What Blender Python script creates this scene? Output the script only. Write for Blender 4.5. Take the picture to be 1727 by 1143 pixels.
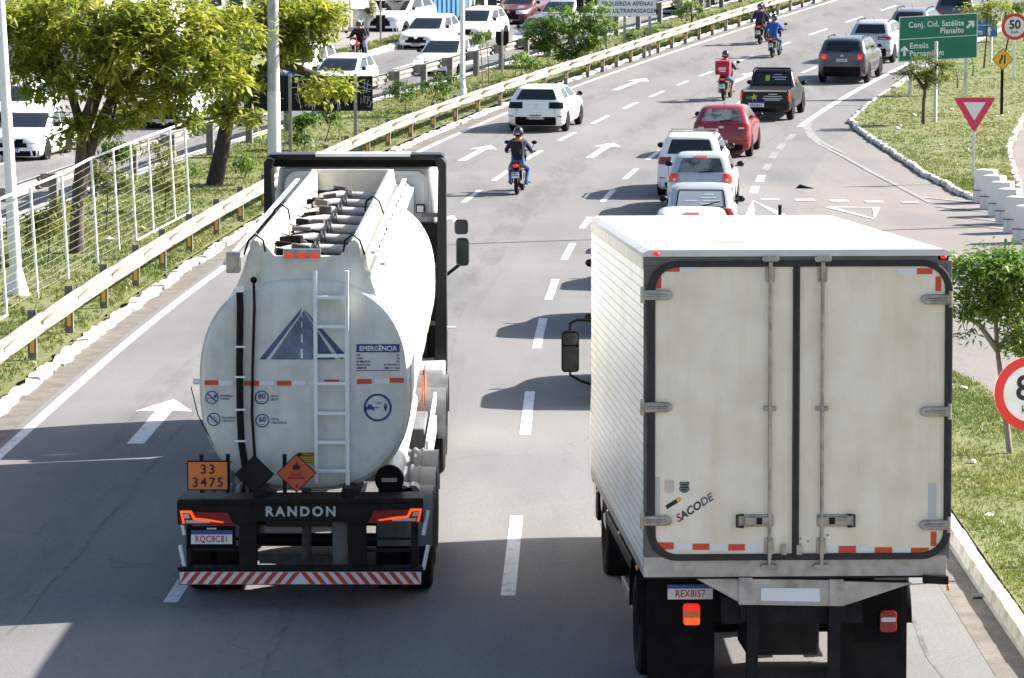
import bpy, math, random
import numpy as np
from mathutils import Vector, Matrix, Euler
R = math.radians
for o in list(bpy.data.objects): bpy.data.objects.remove(o)
SC = bpy.context.scene
COL = SC.collection
# ------------------------------------------------------------------ camera
CAM_H = 7.0; FPX = 5770.0; CX, CY = 863.5, 571.5; HORIZON = -115.0
PITCH = math.atan2(CY-HORIZON, FPX)
cd = bpy.data.cameras.new('camera'); cam = bpy.data.objects.new('camera', cd); COL.objects.link(cam)
cam.location = (0, 0, CAM_H); cam.rotation_euler = (math.pi/2-PITCH, 0, 0)
cd.sensor_width = 36; cd.lens = 36*FPX/1727; cd.clip_start = .5; cd.clip_end = 3000
SC.camera = cam
# ------------------------------------------------------------------ sky, sun, exposure
SUN = Vector((1.38, .46, 1.0)).normalized()
w = bpy.data.worlds.new('World'); SC.world = w; w.use_nodes = True
nt = w.node_tree; bgn = nt.nodes['Background']; sk = nt.nodes.new('ShaderNodeTexSky')
sk.sky_type = 'NISHITA'; sk.sun_disc = False; sk.sun_elevation = math.asin(SUN.z); sk.sun_rotation = math.atan2(SUN.x, SUN.y)
sk.air_density = 1.0; sk.dust_density = 2.0; sk.ozone_density = 1.0
nt.links.new(sk.outputs[0], bgn.inputs[0]); bgn.inputs[1].default_value = .075
sl = bpy.data.lights.new('sun', 'SUN'); sl.energy = 4.8; sl.angle = R(.53); sl.color = (1, .955, .88)
so = bpy.data.objects.new('sun', sl); COL.objects.link(so); so.rotation_euler = (-SUN).to_track_quat('-Z', 'Y').to_euler(); so.location = (40, 20, 60)
SC.view_settings.view_transform = 'Standard'; SC.view_settings.look = 'None'; SC.view_settings.exposure = 1.55; SC.view_settings.gamma = 1
SC.render.engine = 'CYCLES'
# ------------------------------------------------------------------ ground profile, road frame, photo helpers
def zr(Y):
    if Y < 15: return .72+(15-Y)*.048
    if Y < 45: return .0008*(45-Y)**2
    if Y < 65: return 0.0
    if Y < 150: return .00035*(Y-65)**2
    return .00035*85**2+.0595*(min(Y, 195)-150)
def slope(Y): return (zr(Y+.5)-zr(Y-.5))
PC = [-7.606594218942757e-08, 3.339152653121014e-05, -0.003488390814106894, 0.15736636212600227, -2.6122414267209217]
def _px(Y): return (((PC[0]*Y+PC[1])*Y+PC[2])*Y+PC[3])*Y+PC[4]
def rx(Y):
    if Y < 42: return _px(42)+(Y-42)*(_px(42.5)-_px(41.5))
    if Y > 158: return _px(158)+(Y-158)*(_px(158.5)-_px(157.5))
    return _px(Y)
def head(Y): return math.atan(rx(Y+.5)-rx(Y-.5))          # clockwise from +Y
def RP(Y, o, h=0.0):
    a = head(Y); y = Y-math.sin(a)*o
    return Vector((rx(Y)+math.cos(a)*o, y, zr(y)+h))
def ray(px, py):
    u = (px-CX)/FPX; v = -(py-CY)/FPX
    d = Vector((u, math.cos(PITCH)+v*math.sin(PITCH), v*math.cos(PITCH)-math.sin(PITCH)))
    return d/d.y
def at(px, py, h=0.0):
    d = ray(px, py); lo, Y = 15.0, 15.0
    while Y < 420:
        if CAM_H+d.z*Y-zr(Y)-h < 0: break
        Y += .5
    a, b = Y-.5, Y
    for _ in range(20):
        m = (a+b)/2
        if CAM_H+d.z*m-zr(m)-h < 0: b = m
        else: a = m
    return Vector((d.x*b, b, zr(b)+h))
def on_y(px, py, Y):
    d = ray(px, py); return Vector((d.x*Y, Y, CAM_H+d.z*Y))
def offset_of(p):
    Y = p.y; best = None
    for k in range(-80, 81):
        q = Y+k*.25; v = (Vector((rx(q), q))-Vector((p.x, p.y))).length
        if best is None or v < best[0]: best = (v, q)
    q = best[1]; s = 1 if p.x > rx(q) else -1
    return q, s*best[0]
def local_plane(root, px, py, yl):
    m = root.matrix_basis.inverted(); o = m @ Vector((0, 0, CAM_H)); d = m.to_3x3() @ ray(px, py)
    t = (yl-o.y)/d.y; q = o+d*t
    return q.x, q.z
# ------------------------------------------------------------------ mesh builder
class MB:
    def __init__(s): s.v = []; s.f = []
    def add(s, vs, fs):
        k = len(s.v); s.v += [tuple(x) for x in vs]; s.f += [tuple(i+k for i in f) for f in fs]; return s
    def box(s, x0, x1, y0, y1, z0, z1):
        return s.add([(x0,y0,z0),(x1,y0,z0),(x1,y1,z0),(x0,y1,z0),(x0,y0,z1),(x1,y0,z1),(x1,y1,z1),(x0,y1,z1)],
                     [(3,2,1,0),(4,5,6,7),(0,1,5,4),(1,2,6,5),(2,3,7,6),(3,0,4,7)])
    def obox(s, c, d, e=(0, 0, 0)):
        m = Euler(e).to_matrix(); c = Vector(c); x, y, z = d[0]/2, d[1]/2, d[2]/2
        return s.add([c+m@Vector(p) for p in ((-x,-y,-z),(x,-y,-z),(x,y,-z),(-x,y,-z),(-x,-y,z),(x,-y,z),(x,y,z),(-x,y,z))],
                     [(3,2,1,0),(4,5,6,7),(0,1,5,4),(1,2,6,5),(2,3,7,6),(3,0,4,7)])
    def bar(s, a, b, wx, wz):
        a, b = Vector(a), Vector(b); d = (b-a); L = d.length; q = d.to_track_quat('Y', 'Z').to_matrix(); c = (a+b)/2
        return s.add([c+q@Vector(p) for p in ((-wx/2,-L/2,-wz/2),(wx/2,-L/2,-wz/2),(wx/2,L/2,-wz/2),(-wx/2,L/2,-wz/2),(-wx/2,-L/2,wz/2),(wx/2,-L/2,wz/2),(wx/2,L/2,wz/2),(-wx/2,L/2,wz/2))],
                     [(3,2,1,0),(4,5,6,7),(0,1,5,4),(1,2,6,5),(2,3,7,6),(3,0,4,7)])
    def cyl(s, a, b, r, r2=None, n=14):
        a, b = Vector(a), Vector(b); r2 = r if r2 is None else r2
        q = (b-a).to_track_quat('Z', 'Y').to_matrix(); vs = []
        for c, rr in ((a, r), (b, r2)):
            for i in range(n):
                t = 2*math.pi*i/n; vs.append(c+q@Vector((math.cos(t)*rr, math.sin(t)*rr, 0)))
        return s.add(vs, [(i, (i+1) % n, n+(i+1) % n, n+i) for i in range(n)]+[tuple(range(n-1, -1, -1)), tuple(range(n, 2*n))])
    def tube(s, pts, r, n=8, closed=False):
        pts = [Vector(p) for p in pts]; m = len(pts); rs = r if isinstance(r, (list, tuple)) else [r]*m; vs = []; up = None
        for i, p in enumerate(pts):
            if closed: d = pts[(i+1) % m]-pts[i-1]
            else: d = pts[min(i+1, m-1)]-pts[max(i-1, 0)]
            d.normalize()
            if up is None: up = d.orthogonal().normalized()
            up = (up-d*up.dot(d)).normalized(); sd = d.cross(up)
            for k in range(n):
                t = 2*math.pi*k/n; vs.append(p+(up*math.cos(t)+sd*math.sin(t))*rs[i])
        fs = []
        for i in range(m if closed else m-1):
            j = (i+1) % m
            for k in range(n): fs.append((i*n+k, i*n+(k+1) % n, j*n+(k+1) % n, j*n+k))
        if not closed: fs += [tuple(range(n-1, -1, -1)), tuple(range((m-1)*n, m*n))]
        return s.add(vs, fs)
    def prism(s, poly, ax, t0, t1):
        n = len(poly)
        mk = {'y': lambda p, t: (p[0], t, p[1]), 'z': lambda p, t: (p[0], p[1], t), 'x': lambda p, t: (t, p[0], p[1])}[ax]
        vs = [mk(p, t0) for p in poly]+[mk(p, t1) for p in poly]
        return s.add(vs, [tuple(range(n)), tuple(range(2*n-1, n-1, -1))]+[(i, n+i, n+(i+1) % n, (i+1) % n) for i in range(n)])
    def loft(s, rings, cap=True, closed=True):
        n = len(rings[0]); vs = [p for r in rings for p in r]; fs = []
        for i in range(len(rings)-1):
            for k in range(n if closed else n-1): fs.append((i*n+k, i*n+(k+1) % n, (i+1)*n+(k+1) % n, (i+1)*n+k))
        if cap: fs += [tuple(range(n-1, -1, -1)), tuple(range((len(rings)-1)*n, len(rings)*n))]
        return s.add(vs, fs)
    def grid(s, fn, nu, nv):
        vs = [fn(i/nu, j/nv) for i in range(nu+1) for j in range(nv+1)]
        return s.add(vs, [(i*(nv+1)+j, (i+1)*(nv+1)+j, (i+1)*(nv+1)+j+1, i*(nv+1)+j+1) for i in range(nu) for j in range(nv)])
    def ell(s, c, r, nu=14, nv=9):
        rings = []
        for j in range(nv+1):
            a = -math.pi/2+math.pi*j/nv; cr = max(math.cos(a), .02)
            rings.append([(c[0]+r[0]*cr*math.cos(2*math.pi*i/nu), c[1]+r[1]*cr*math.sin(2*math.pi*i/nu), c[2]+r[2]*math.sin(a)) for i in range(nu)])
        return s.loft(rings)
    def ring(s, c, r0, r1, y0, y1, n=36):      # flat ring in the xz plane
        vs = []
        for y in (y0, y1):
            for r in (r0, r1):
                for i in range(n):
                    t = 2*math.pi*i/n; vs.append((c[0]+r*math.cos(t), y, c[1]+r*math.sin(t)))
        fs = []
        for i in range(n):
            j = (i+1) % n
            fs += [(i, n+i, n+j, j), (2*n+i, 2*n+j, 3*n+j, 3*n+i), (n+i, 3*n+i, 3*n+j, n+j), (i, j, 2*n+j, 2*n+i)]
        return s.add(vs, fs)
    def disc(s, c, r, y0, y1, n=28): return s.prism([(c[0]+r*math.cos(2*math.pi*i/n), c[1]+r*math.sin(2*math.pi*i/n)) for i in range(n)], 'y', y0, y1)
    def mesh(s, name, mat, smooth=None):
        me = bpy.data.meshes.new(name); me.from_pydata(s.v, [], s.f); me.materials.append(MT[mat] if isinstance(mat, str) else mat)
        if smooth:
            me.polygons.foreach_set('use_smooth', [True]*len(me.polygons)); me.update(); me.set_sharp_from_angle(angle=R(smooth))
        me.update(); return me
    def obj(s, name, mat, parent=None, smooth=None, bevel=0, seg=2):
        o = bpy.data.objects.new(name, s.mesh(name, mat, smooth)); COL.objects.link(o)
        if parent: o.parent = parent
        if bevel:
            b = o.modifiers.new('bevel', 'BEVEL'); b.width = bevel; b.segments = seg; b.limit_method = 'ANGLE'; b.angle_limit = R(40)
        return o
def raw(name, V, F, mat, parent=None, tint=None):      # numpy quads/tris of one size
    me = bpy.data.meshes.new(name); n = len(F); k = F.shape[1]
    me.vertices.add(len(V)); me.vertices.foreach_set('co', V.astype(np.float32).ravel())
    me.loops.add(n*k); me.loops.foreach_set('vertex_index', F.astype(np.int32).ravel())
    me.polygons.add(n); me.polygons.foreach_set('loop_start', np.arange(0, n*k, k, dtype=np.int32))
    if tint is not None:
        a = me.attributes.new('tint', 'FLOAT', 'FACE'); a.data.foreach_set('value', tint.astype(np.float32))
    me.update(calc_edges=True); me.materials.append(MT[mat])
    o = bpy.data.objects.new(name, me); COL.objects.link(o)
    if parent: o.parent = parent
    return o
def thing(name, label, cat, loc=(0, 0, 0), rot=(0, 0, 0), group=None):
    o = bpy.data.objects.new(name, None); COL.objects.link(o); o.location = loc; o.rotation_euler = rot
    o.empty_display_size = .3
    o['label'] = label; o['category'] = cat
    if group: o['group'] = group
    return o
def tag(o, label, cat, group=None):
    o['label'] = label; o['category'] = cat
    if group: o['group'] = group
    return o
def struct(o): o['kind'] = 'structure'; return o
def stuff(o): o['kind'] = 'stuff'; return o
def text(name, body, h, mat, parent, loc, bold=0.0, sx=1.0, align='CENTER', tilt=0.0, shear=0.0, spacing=1.0, rot=None, thick=.001):
    cu = bpy.data.curves.new(name, 'FONT'); cu.body = body; cu.size = h/.72; cu.align_x = align; cu.align_y = 'CENTER'
    cu.offset = bold*h; cu.extrude = thick; cu.shear = shear; cu.space_character = spacing; cu.resolution_u = 3
    to = bpy.data.objects.new(name, cu); me = bpy.data.meshes.new_from_object(to); bpy.data.objects.remove(to)
    me.name = name; me.materials.clear(); me.materials.append(MT[mat])
    o = bpy.data.objects.new(name, me); COL.objects.link(o); o.parent = parent
    o.location = loc; o.scale = (sx, 1, 1); o.rotation_euler = rot if rot else (math.pi/2, tilt, 0)
    return o
def copy_tree(o, parent=None):
    c = o.copy(); COL.objects.link(c); c.parent = parent
    for ch in list(o.children): copy_tree(ch, c)
    return c
# ------------------------------------------------------------------ materials
MT = {}
def M(name, c, r=.5, m=0.0, c2=None, ns=4.0, lo=.4, hi=.65, stretch=None, bump=0.0, bs=40.0, coat=0.0, emit=None, es=0.0, spec=.5, c3=None, ns3=40.0, amt3=.4, alpha=1.0):
    mt = bpy.data.materials.new(name); mt.use_nodes = True; N = mt.node_tree.nodes; L = mt.node_tree.links; b = N['Principled BSDF']
    b.inputs['Base Color'].default_value = (*c, 1); b.inputs['Roughness'].default_value = r; b.inputs['Metallic'].default_value = m
    b.inputs['Coat Weight'].default_value = coat; b.inputs['Coat Roughness'].default_value = .06; b.inputs['Specular IOR Level'].default_value = spec
    if emit: b.inputs['Emission Color'].default_value = (*emit, 1); b.inputs['Emission Strength'].default_value = es
    if alpha < 1: b.inputs['Alpha'].default_value = alpha
    tc = mp = None
    if c2 or bump or c3:
        tc = N.new('ShaderNodeTexCoord'); mp = N.new('ShaderNodeMapping'); L.new(tc.outputs['Object'], mp.inputs[0])
        if stretch: mp.inputs['Scale'].default_value = stretch
    last = None
    if c2:
        n = N.new('ShaderNodeTexNoise'); n.inputs['Scale'].default_value = ns; n.inputs['Detail'].default_value = 7; n.inputs['Roughness'].default_value = .62
        L.new(mp.outputs[0], n.inputs[0]); rp = N.new('ShaderNodeValToRGB'); rp.color_ramp.elements[0].position = lo; rp.color_ramp.elements[1].position = hi
        rp.color_ramp.elements[0].color = (*c, 1); rp.color_ramp.elements[1].color = (*c2, 1); L.new(n.outputs[0], rp.inputs[0]); last = rp.outputs[0]
    if c3:
        n = N.new('ShaderNodeTexNoise'); n.inputs['Scale'].default_value = ns3; n.inputs['Detail'].default_value = 5; L.new(tc.outputs['Object'], n.inputs[0])
        rp = N.new('ShaderNodeMapRange'); rp.inputs[1].default_value = .42; rp.inputs[2].default_value = .7; rp.inputs[4].default_value = amt3; L.new(n.outputs[0], rp.inputs[0])
        mx = N.new('ShaderNodeMix'); mx.data_type = 'RGBA'; L.new(rp.outputs[0], mx.inputs[0])
        if last: L.new(last, mx.inputs[6])
        else: mx.inputs[6].default_value = (*c, 1)
        mx.inputs[7].default_value = (*c3, 1); last = mx.outputs[2]
    if last: L.new(last, b.inputs['Base Color'])
    if bump:
        n = N.new('ShaderNodeTexNoise'); n.inputs['Scale'].default_value = bs; n.inputs['Detail'].default_value = 4; L.new(mp.outputs[0], n.inputs[0])
        bp = N.new('ShaderNodeBump'); bp.inputs['Strength'].default_value = bump; bp.inputs['Distance'].default_value = .01; L.new(n.outputs[0], bp.inputs['Height']); L.new(bp.outputs[0], b.inputs['Normal'])
    MT[name] = mt; return mt
def leaf_mat(name, c1, c2, trans=.3):
    mt = M(name, c1, .45); N = mt.node_tree.nodes; L = mt.node_tree.links; b = N['Principled BSDF']; out = N['Material Output']
    a = N.new('ShaderNodeAttribute'); a.attribute_name = 'tint'; mx = N.new('ShaderNodeMix'); mx.data_type = 'RGBA'
    mx.inputs[6].default_value = (*c1, 1); mx.inputs[7].default_value = (*c2, 1); L.new(a.outputs['Fac'], mx.inputs[0]); L.new(mx.outputs[2], b.inputs['Base Color'])
    t = N.new('ShaderNodeBsdfTranslucent'); L.new(mx.outputs[2], t.inputs[0]); ms = N.new('ShaderNodeMixShader'); ms.inputs[0].default_value = trans
    L.new(b.outputs[0], ms.inputs[1]); L.new(t.outputs[0], ms.inputs[2]); L.new(ms.outputs[0], out.inputs[0]); b.inputs['Specular IOR Level'].default_value = .35
def asphalt(name, base, dark, warm):
    mt = M(name, base, .85); N = mt.node_tree.nodes; L = mt.node_tree.links; b = N['Principled BSDF']; tc = N.new('ShaderNodeTexCoord')
    def noise(sc, det, scale=(1, 1, 1), ro=.6):
        mp = N.new('ShaderNodeMapping'); mp.inputs['Scale'].default_value = scale; L.new(tc.outputs['Object'], mp.inputs[0])
        n = N.new('ShaderNodeTexNoise'); n.inputs['Scale'].default_value = sc; n.inputs['Detail'].default_value = det; n.inputs['Roughness'].default_value = ro; L.new(mp.outputs[0], n.inputs[0]); return n.outputs[0]
    def mixc(fac, a, c, lo, hi, amt):
        r = N.new('ShaderNodeMapRange'); r.inputs[1].default_value = lo; r.inputs[2].default_value = hi; r.inputs[4].default_value = amt; L.new(fac, r.inputs[0])
        m = N.new('ShaderNodeMix'); m.data_type = 'RGBA'; L.new(r.outputs[0], m.inputs[0]); L.new(a, m.inputs[6]); m.inputs[7].default_value = (*c, 1); return m.outputs[2]
    rgb = N.new('ShaderNodeRGB'); rgb.outputs[0].default_value = (*base, 1); c = rgb.outputs[0]
    c = mixc(noise(.75, 5, (1, .1, 1)), c, dark, .42, .66, .75)          # streaks along the lanes
    c = mixc(noise(.13, 4), c, warm, .42, .62, .8)
    c = mixc(noise(34, 3, ro=.85), c, (dark[0]*.3, dark[1]*.3, dark[2]*.3), .5, .72, .6)   # aggregate
    c = mixc(noise(42, 2, ro=.85), c, (.4, .39, .385), .55, .78, .5)
    v = N.new('ShaderNodeTexVoronoi'); v.feature = 'DISTANCE_TO_EDGE'; v.inputs['Scale'].default_value = .13
    nz = N.new('ShaderNodeTexNoise'); nz.inputs['Scale'].default_value = 1.3; nz.inputs['Detail'].default_value = 4; L.new(tc.outputs['Object'], nz.inputs[0])
    va = N.new('ShaderNodeVectorMath'); va.operation = 'ADD'; L.new(tc.outputs['Object'], va.inputs[0]); L.new(nz.outputs[1], va.inputs[1]); L.new(va.outputs[0], v.inputs[0])
    c2 = mixc(v.outputs[0], c, (dark[0]*.5, dark[1]*.5, dark[2]*.5), .004, .0, .3); L.new(c2, b.inputs['Base Color'])
    bp = N.new('ShaderNodeBump'); bp.inputs['Strength'].default_value = .35; bp.inputs['Distance'].default_value = .01; L.new(noise(70, 3), bp.inputs['Height']); L.new(bp.outputs[0], b.inputs['Normal'])
asphalt('asphalt', (.168, .163, .162), (.108, .108, .111), (.196, .183, .176))
asphalt('asphalt_pink', (.195, .178, .168), (.14, .13, .126), (.235, .2, .18))
asphalt('pavement', (.25, .24, .23), (.17, .165, .16), (.29, .265, .24))
M('road_paint', (.74, .74, .72), .7, c2=(.36, .35, .34), ns=6, lo=.52, hi=.72, c3=(.3, .29, .28), ns3=55, amt3=.6)
M('faded_paint', (.29, .28, .27), .8, c2=(.18, .172, .168), ns=5, lo=.42, hi=.62, c3=(.2, .19, .19), ns3=40, amt3=.7)
M('old_line', (.17, .165, .16), .9, c2=(.09, .09, .09), ns=3, lo=.4, hi=.6)
M('dirt', (.12, .108, .095), .95, c2=(.2, .18, .155), ns=2.2, c3=(.09, .08, .07), ns3=30, amt3=.7, bump=.5, bs=20)
M('soil', (.125, .15, .04), .95, c2=(.2, .175, .075), ns=.9, lo=.4, hi=.66, c3=(.075, .105, .022), ns3=9, amt3=.75, bump=.6, bs=18)
M('kerb_paint', (.68, .66, .62), .85, c2=(.36, .33, .29), ns=3.5, lo=.46, hi=.7, bump=.6, bs=14)
M('concrete', (.48, .47, .44), .85, c2=(.3, .29, .27), ns=2.6, bump=.4, bs=25)
M('white_concrete', (.68, .67, .64), .85, c2=(.38, .37, .34), ns=2.2, lo=.5, hi=.72, stretch=(1, 1, .4), bump=.3, bs=25)
M('galvanised', (.42, .37, .31), .5, .25, c2=(.32, .27, .21), ns=2.5, c3=(.25, .2, .15), ns3=14, amt3=.35)
M('grey_rail', (.3, .29, .27), .55, .3, c2=(.2, .19, .18), ns=2.5)
M('post_grey', (.13, .125, .12), .75, c2=(.19, .18, .17), ns=5)
M('post_dark', (.12, .11, .105), .7, c2=(.2, .19, .18), ns=6)
M('reflector_yellow', (.75, .4, .03), .4)
M('white_metal', (.82, .82, .8), .45, c2=(.6, .59, .56), ns=3, lo=.55, hi=.8)
M('wire', (.4, .39, .36), .5, .3)
M('grey_metal', (.34, .33, .31), .5, .5, c2=(.24, .22, .2), ns=6)
M('black', (.0045, .0045, .005), .7, spec=.15)
M('black_gloss', (.007, .007, .008), .3, spec=.3)
M('dark_steel', (.009, .009, .01), .5, c2=(.02, .0185, .018), ns=5, spec=.15)
M('rubber', (.01, .01, .0105), .75, c2=(.018, .017, .016), ns=6, spec=.15)
M('gasket', (.01, .009, .01), .55, c2=(.022, .02, .02), ns=9)
M('plastic_grey', (.16, .165, .17), .5, c2=(.1, .1, .105), ns=4)
M('chrome', (.75, .75, .75), .15, 1)
M('steel', (.42, .4, .37), .35, .85, c2=(.26, .23, .2), ns=9)
M('rim', (.45, .45, .46), .35, .8)
M('rim_dark', (.06, .06, .065), .4, .4)
M('red_lens', (.28, .008, .008), .2, coat=.5)
M('red_lit', (.55, .015, .01), .3, emit=(1, .03, .01), es=.22)
M('orange_lit', (.75, .1, .015), .3, emit=(1, .1, .012), es=.3)
M('amber_lens', (.75, .25, .02), .25, coat=.4)
M('clear_lens', (.6, .6, .58), .15, coat=.6)
M('headlamp_lit', (.9, .75, .6), .2, emit=(1, .75, .5), es=.6)
M('glass', (.012, .016, .018), .06, coat=.3)
M('glass_pale', (.17, .2, .2), .08, coat=.3, c2=(.05, .06, .065), ns=2.2, lo=.45, hi=.55)
M('glass_white', (.34, .37, .4), .12, coat=.4)
M('mirror', (.35, .37, .38), .05, .9)
M('plate_white', (.78, .78, .78), .4)
M('plate_blue', (.03, .07, .33), .4)
M('plate_red', (.45, .02, .03), .4)
M('plate_grey', (.5, .51, .5), .4)
M('ink', (.015, .015, .02), .6)
M('ink_blue', (.035, .04, .22), .5)
M('ink_red', (.42, .03, .06), .6)
M('refl_red', (.62, .06, .02), .35)
M('refl_white', (.72, .73, .75), .35)
M('sign_orange', (.78, .2, .035), .45, c2=(.6, .17, .04), ns=6)
M('sign_orange_dark', (.55, .09, .025), .45)
M('sign_green', (.005, .19, .11), .45, c2=(.01, .15, .09), ns=1.5)
M('sign_blue', (.02, .16, .42), .45)
M('sign_yellow', (.85, .47, .01), .45)
M('sign_red', (.66, .035, .03), .45)
M('sign_pink', (.7, .025, .09), .45, c2=(.6, .04, .1), ns=3)
M('sign_white', (.8, .8, .79), .5, c2=(.68, .68, .67), ns=2)
M('sign_back', (.014, .0135, .015), .8, c2=(.024, .022, .024), ns=3, spec=.2)
M('paint_white', (.8, .8, .79), .32, coat=.5)
M('paint_cream', (.76, .73, .66), .32, coat=.5)
M('paint_silver', (.5, .52, .54), .32, .4, coat=.5)
M('paint_red', (.24, .008, .018), .28, coat=.7)
M('paint_black', (.008, .008, .009), .35, coat=.15, spec=.3)
M('paint_graphite', (.075, .077, .09), .32, .3, coat=.6)
M('paint_maroon', (.07, .012, .018), .3, coat=.6)
M('paint_grey', (.22, .24, .27), .32, .4, coat=.6)
M('paint_blue', (.03, .07, .4), .35, coat=.4)
M('helmet', (.015, .015, .017), .12, coat=.8)
M('helmet_grey', (.45, .45, .46), .2, coat=.5)
M('cloth_navy', (.022, .022, .055), .9); M('cloth_blue', (.025, .085, .38), .9); M('cloth_jeans', (.1, .17, .32), .9, c2=(.06, .1, .2), ns=12)
M('cloth_black', (.015, .015, .017), .9); M('cloth_red', (.42, .02, .04), .7); M('skin', (.32, .17, .11), .6); M('shoe', (.1, .1, .11), .7)
leaf_mat('leaf_yellow', (.13, .2, .02), (.54, .53, .08), .55)
leaf_mat('leaf_green', (.05, .12, .02), (.2, .3, .05), .42)
leaf_mat('leaf_fresh', (.07, .16, .025), (.3, .4, .08), .45)
leaf_mat('leaf_olive', (.1, .14, .03), (.3, .31, .06), .42)
leaf_mat('grass_blade', (.1, .155, .022), (.22, .225, .055), .4)
M('bark', (.12, .09, .07), .9, c2=(.05, .04, .032), ns=8, stretch=(1, 1, .25), bump=.8, bs=18)
M('bark_dark', (.03, .025, .022), .95, c2=(.06, .05, .045), ns=9, stretch=(1, 1, .3), bump=.8, bs=18)
M('bark_grey', (.25, .23, .2), .9, c2=(.12, .1, .09), ns=8, stretch=(1, 1, .3))
# ================================================================== setting
def frange(a, b, s):
    out = []; x = a
    while x < b-1e-6: out.append(x); x += s
    return out+[b]
ROADY = frange(-30, 20, 5)+frange(22, 170, 2)[0:]+frange(175, 300, 12)
def om(Y):      # road-side offset of the far edge of the median
    if Y < 96: return -13.1-(96-min(max(Y, 70), 96))*.02
    if Y < 132: return -13.1+(Y-96)/36*1.5
    return -11.6+min((Y-132)/40, 1)*.6
def strip(name, ol, orr, Ys, h, mat, parent=None, n=6):
    fl = ol if callable(ol) else (lambda Y: ol); fr = orr if callable(orr) else (lambda Y: orr)
    mb = MB(); vs = []; fs = []
    for Y in Ys:
        a, b = fl(Y), fr(Y)
        for k in range(n+1): vs.append(RP(Y, a+(b-a)*k/n, h))
    for i in range(len(Ys)-1):
        for k in range(n): fs.append((i*(n+1)+k, i*(n+1)+k+1, (i+1)*(n+1)+k+1, (i+1)*(n+1)+k))
    mb.add(vs, fs); return mb.obj(name, mat, parent, smooth=30)
# ground sheet
g = MB(); ys = frange(-60, 230, 4)+frange(260, 1800, 140); xs = frange(-900, -60, 120)+frange(-50, 60, 5)+frange(70, 900, 120)
vs = [(x, y, zr(y)-.05) for y in ys for x in xs]; nx = len(xs)
g.add(vs, [(i*nx+k, i*nx+k+1, (i+1)*nx+k+1, (i+1)*nx+k) for i in range(len(ys)-1) for k in range(nx-1)])
struct(g.obj('ground', 'soil', smooth=30))
road = struct(strip('road', -7.95, 5.0, ROADY, 0, 'asphalt', n=10))
struct(strip('side_road', 4.9, 24, ROADY, -.006, 'asphalt_pink', n=8))
struct(strip('opposite_road', lambda Y: -18.6, lambda Y: om(Y)-.25, ROADY, 0, 'asphalt', n=8))
struct(strip('service_road', -29, -18.4, ROADY, -.008, 'pavement', n=8))
MED = [y for y in ROADY if y >= 16]
struct(strip('median_lawn', om, -7.93, MED, .10, 'soil', n=8))
mb = MB()
for o in (om, ): 
    vs = []; fs = []
    for i, Y in enumerate(MED):
        vs += [RP(Y, om(Y), .11), RP(Y, om(Y)-.16, .11), RP(Y, om(Y)-.16, -.03)]
        if i: k = 3*i; fs += [(k-3, k-2, k+1, k), (k-2, k-1, k+2, k+1)]
    mb.add(vs, fs)
struct(mb.obj('median_kerb', 'concrete'))
# right-hand verge between the carriageway and the side road
def verge_r(Y): return 6.95 if Y < 52 else 6.95-(Y-52)/9*1.6
VY = frange(10, 61, 1.5)
struct(strip('verge_lawn', 5.22, verge_r, VY, .11, 'soil', n=6))
# gore island
ISL = [at(1436, 206), at(1462, 181), at(1500, 154), at(1530, 130)]
isl_l = [RP(126, 4.6), RP(132, 4.45), RP(140, 4.3), RP(150, 4.2), RP(165, 4.1), RP(190, 4.1), RP(240, 4.1)]
isl_r = [RP(240, 14), RP(190, 11.5), RP(150, 11.3), RP(130, 11.2), at(1727, 197), at(1712, 225), at(1701, 253), at(1708, 290), at(1717, 321), at(1705, 345)]
isl_near = [at(1652, 338), at(1620, 329), at(1593, 312), at(1560, 296), at(1530, 276), at(1500, 256), at(1470, 236), at(1447, 220)]
ring_pts = [ISL[0], ISL[1], ISL[2]]+isl_l+isl_r+isl_near
def lawn_from_ring(name, ring_pts, h, mat):
    # triangulated fan strips per y so that it follows the slope
    ysr = sorted(set([round(p.y, 2) for p in ring_pts]+frange(min(p.y for p in ring_pts), 165, 3))); mb = MB(); n = len(ring_pts); rows = []
    for y in ysr:
        xs_ = []
        for i in range(n):
            a, b = ring_pts[i], ring_pts[(i+1) % n]
            if (a.y-y)*(b.y-y) <= 0 and abs(a.y-b.y) > 1e-6:
                t = (y-a.y)/(b.y-a.y); xs_.append(a.x+(b.x-a.x)*t)
        if len(xs_) >= 2: rows.append((y, min(xs_), max(xs_)))
    vs = []; fs = []; m = 6
    for y, a, b in rows:
        for k in range(m+1): vs.append((a+(b-a)*k/m, y, zr(y)+h))
    for i in range(len(rows)-1):
        for k in range(m): fs.append((i*(m+1)+k, i*(m+1)+k+1, (i+1)*(m+1)+k+1, (i+1)*(m+1)+k))
    # skirt
    mb.add(vs, fs)
    k0 = len(mb.v); vs2 = []; f2 = []
    for i, p in enumerate(ring_pts): vs2 += [(p.x, p.y, zr(p.y)+h), (p.x, p.y, zr(p.y)-.05)]
    for i in range(n): j = (i+1) % n; f2.append((2*i, 2*i+1, 2*j+1, 2*j))
    mb.add(vs2, f2)
    return struct(mb.obj(name, mat)), rows
isl_o, isl_rows = lawn_from_ring('island_lawn', ring_pts, .11, 'soil')
# far-side island between the opposite carriageway and the service road
struct(strip('far_island_lawn', -20.3, -18.55, frange(96, 146, 2), .1, 'soil', n=3))
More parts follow.
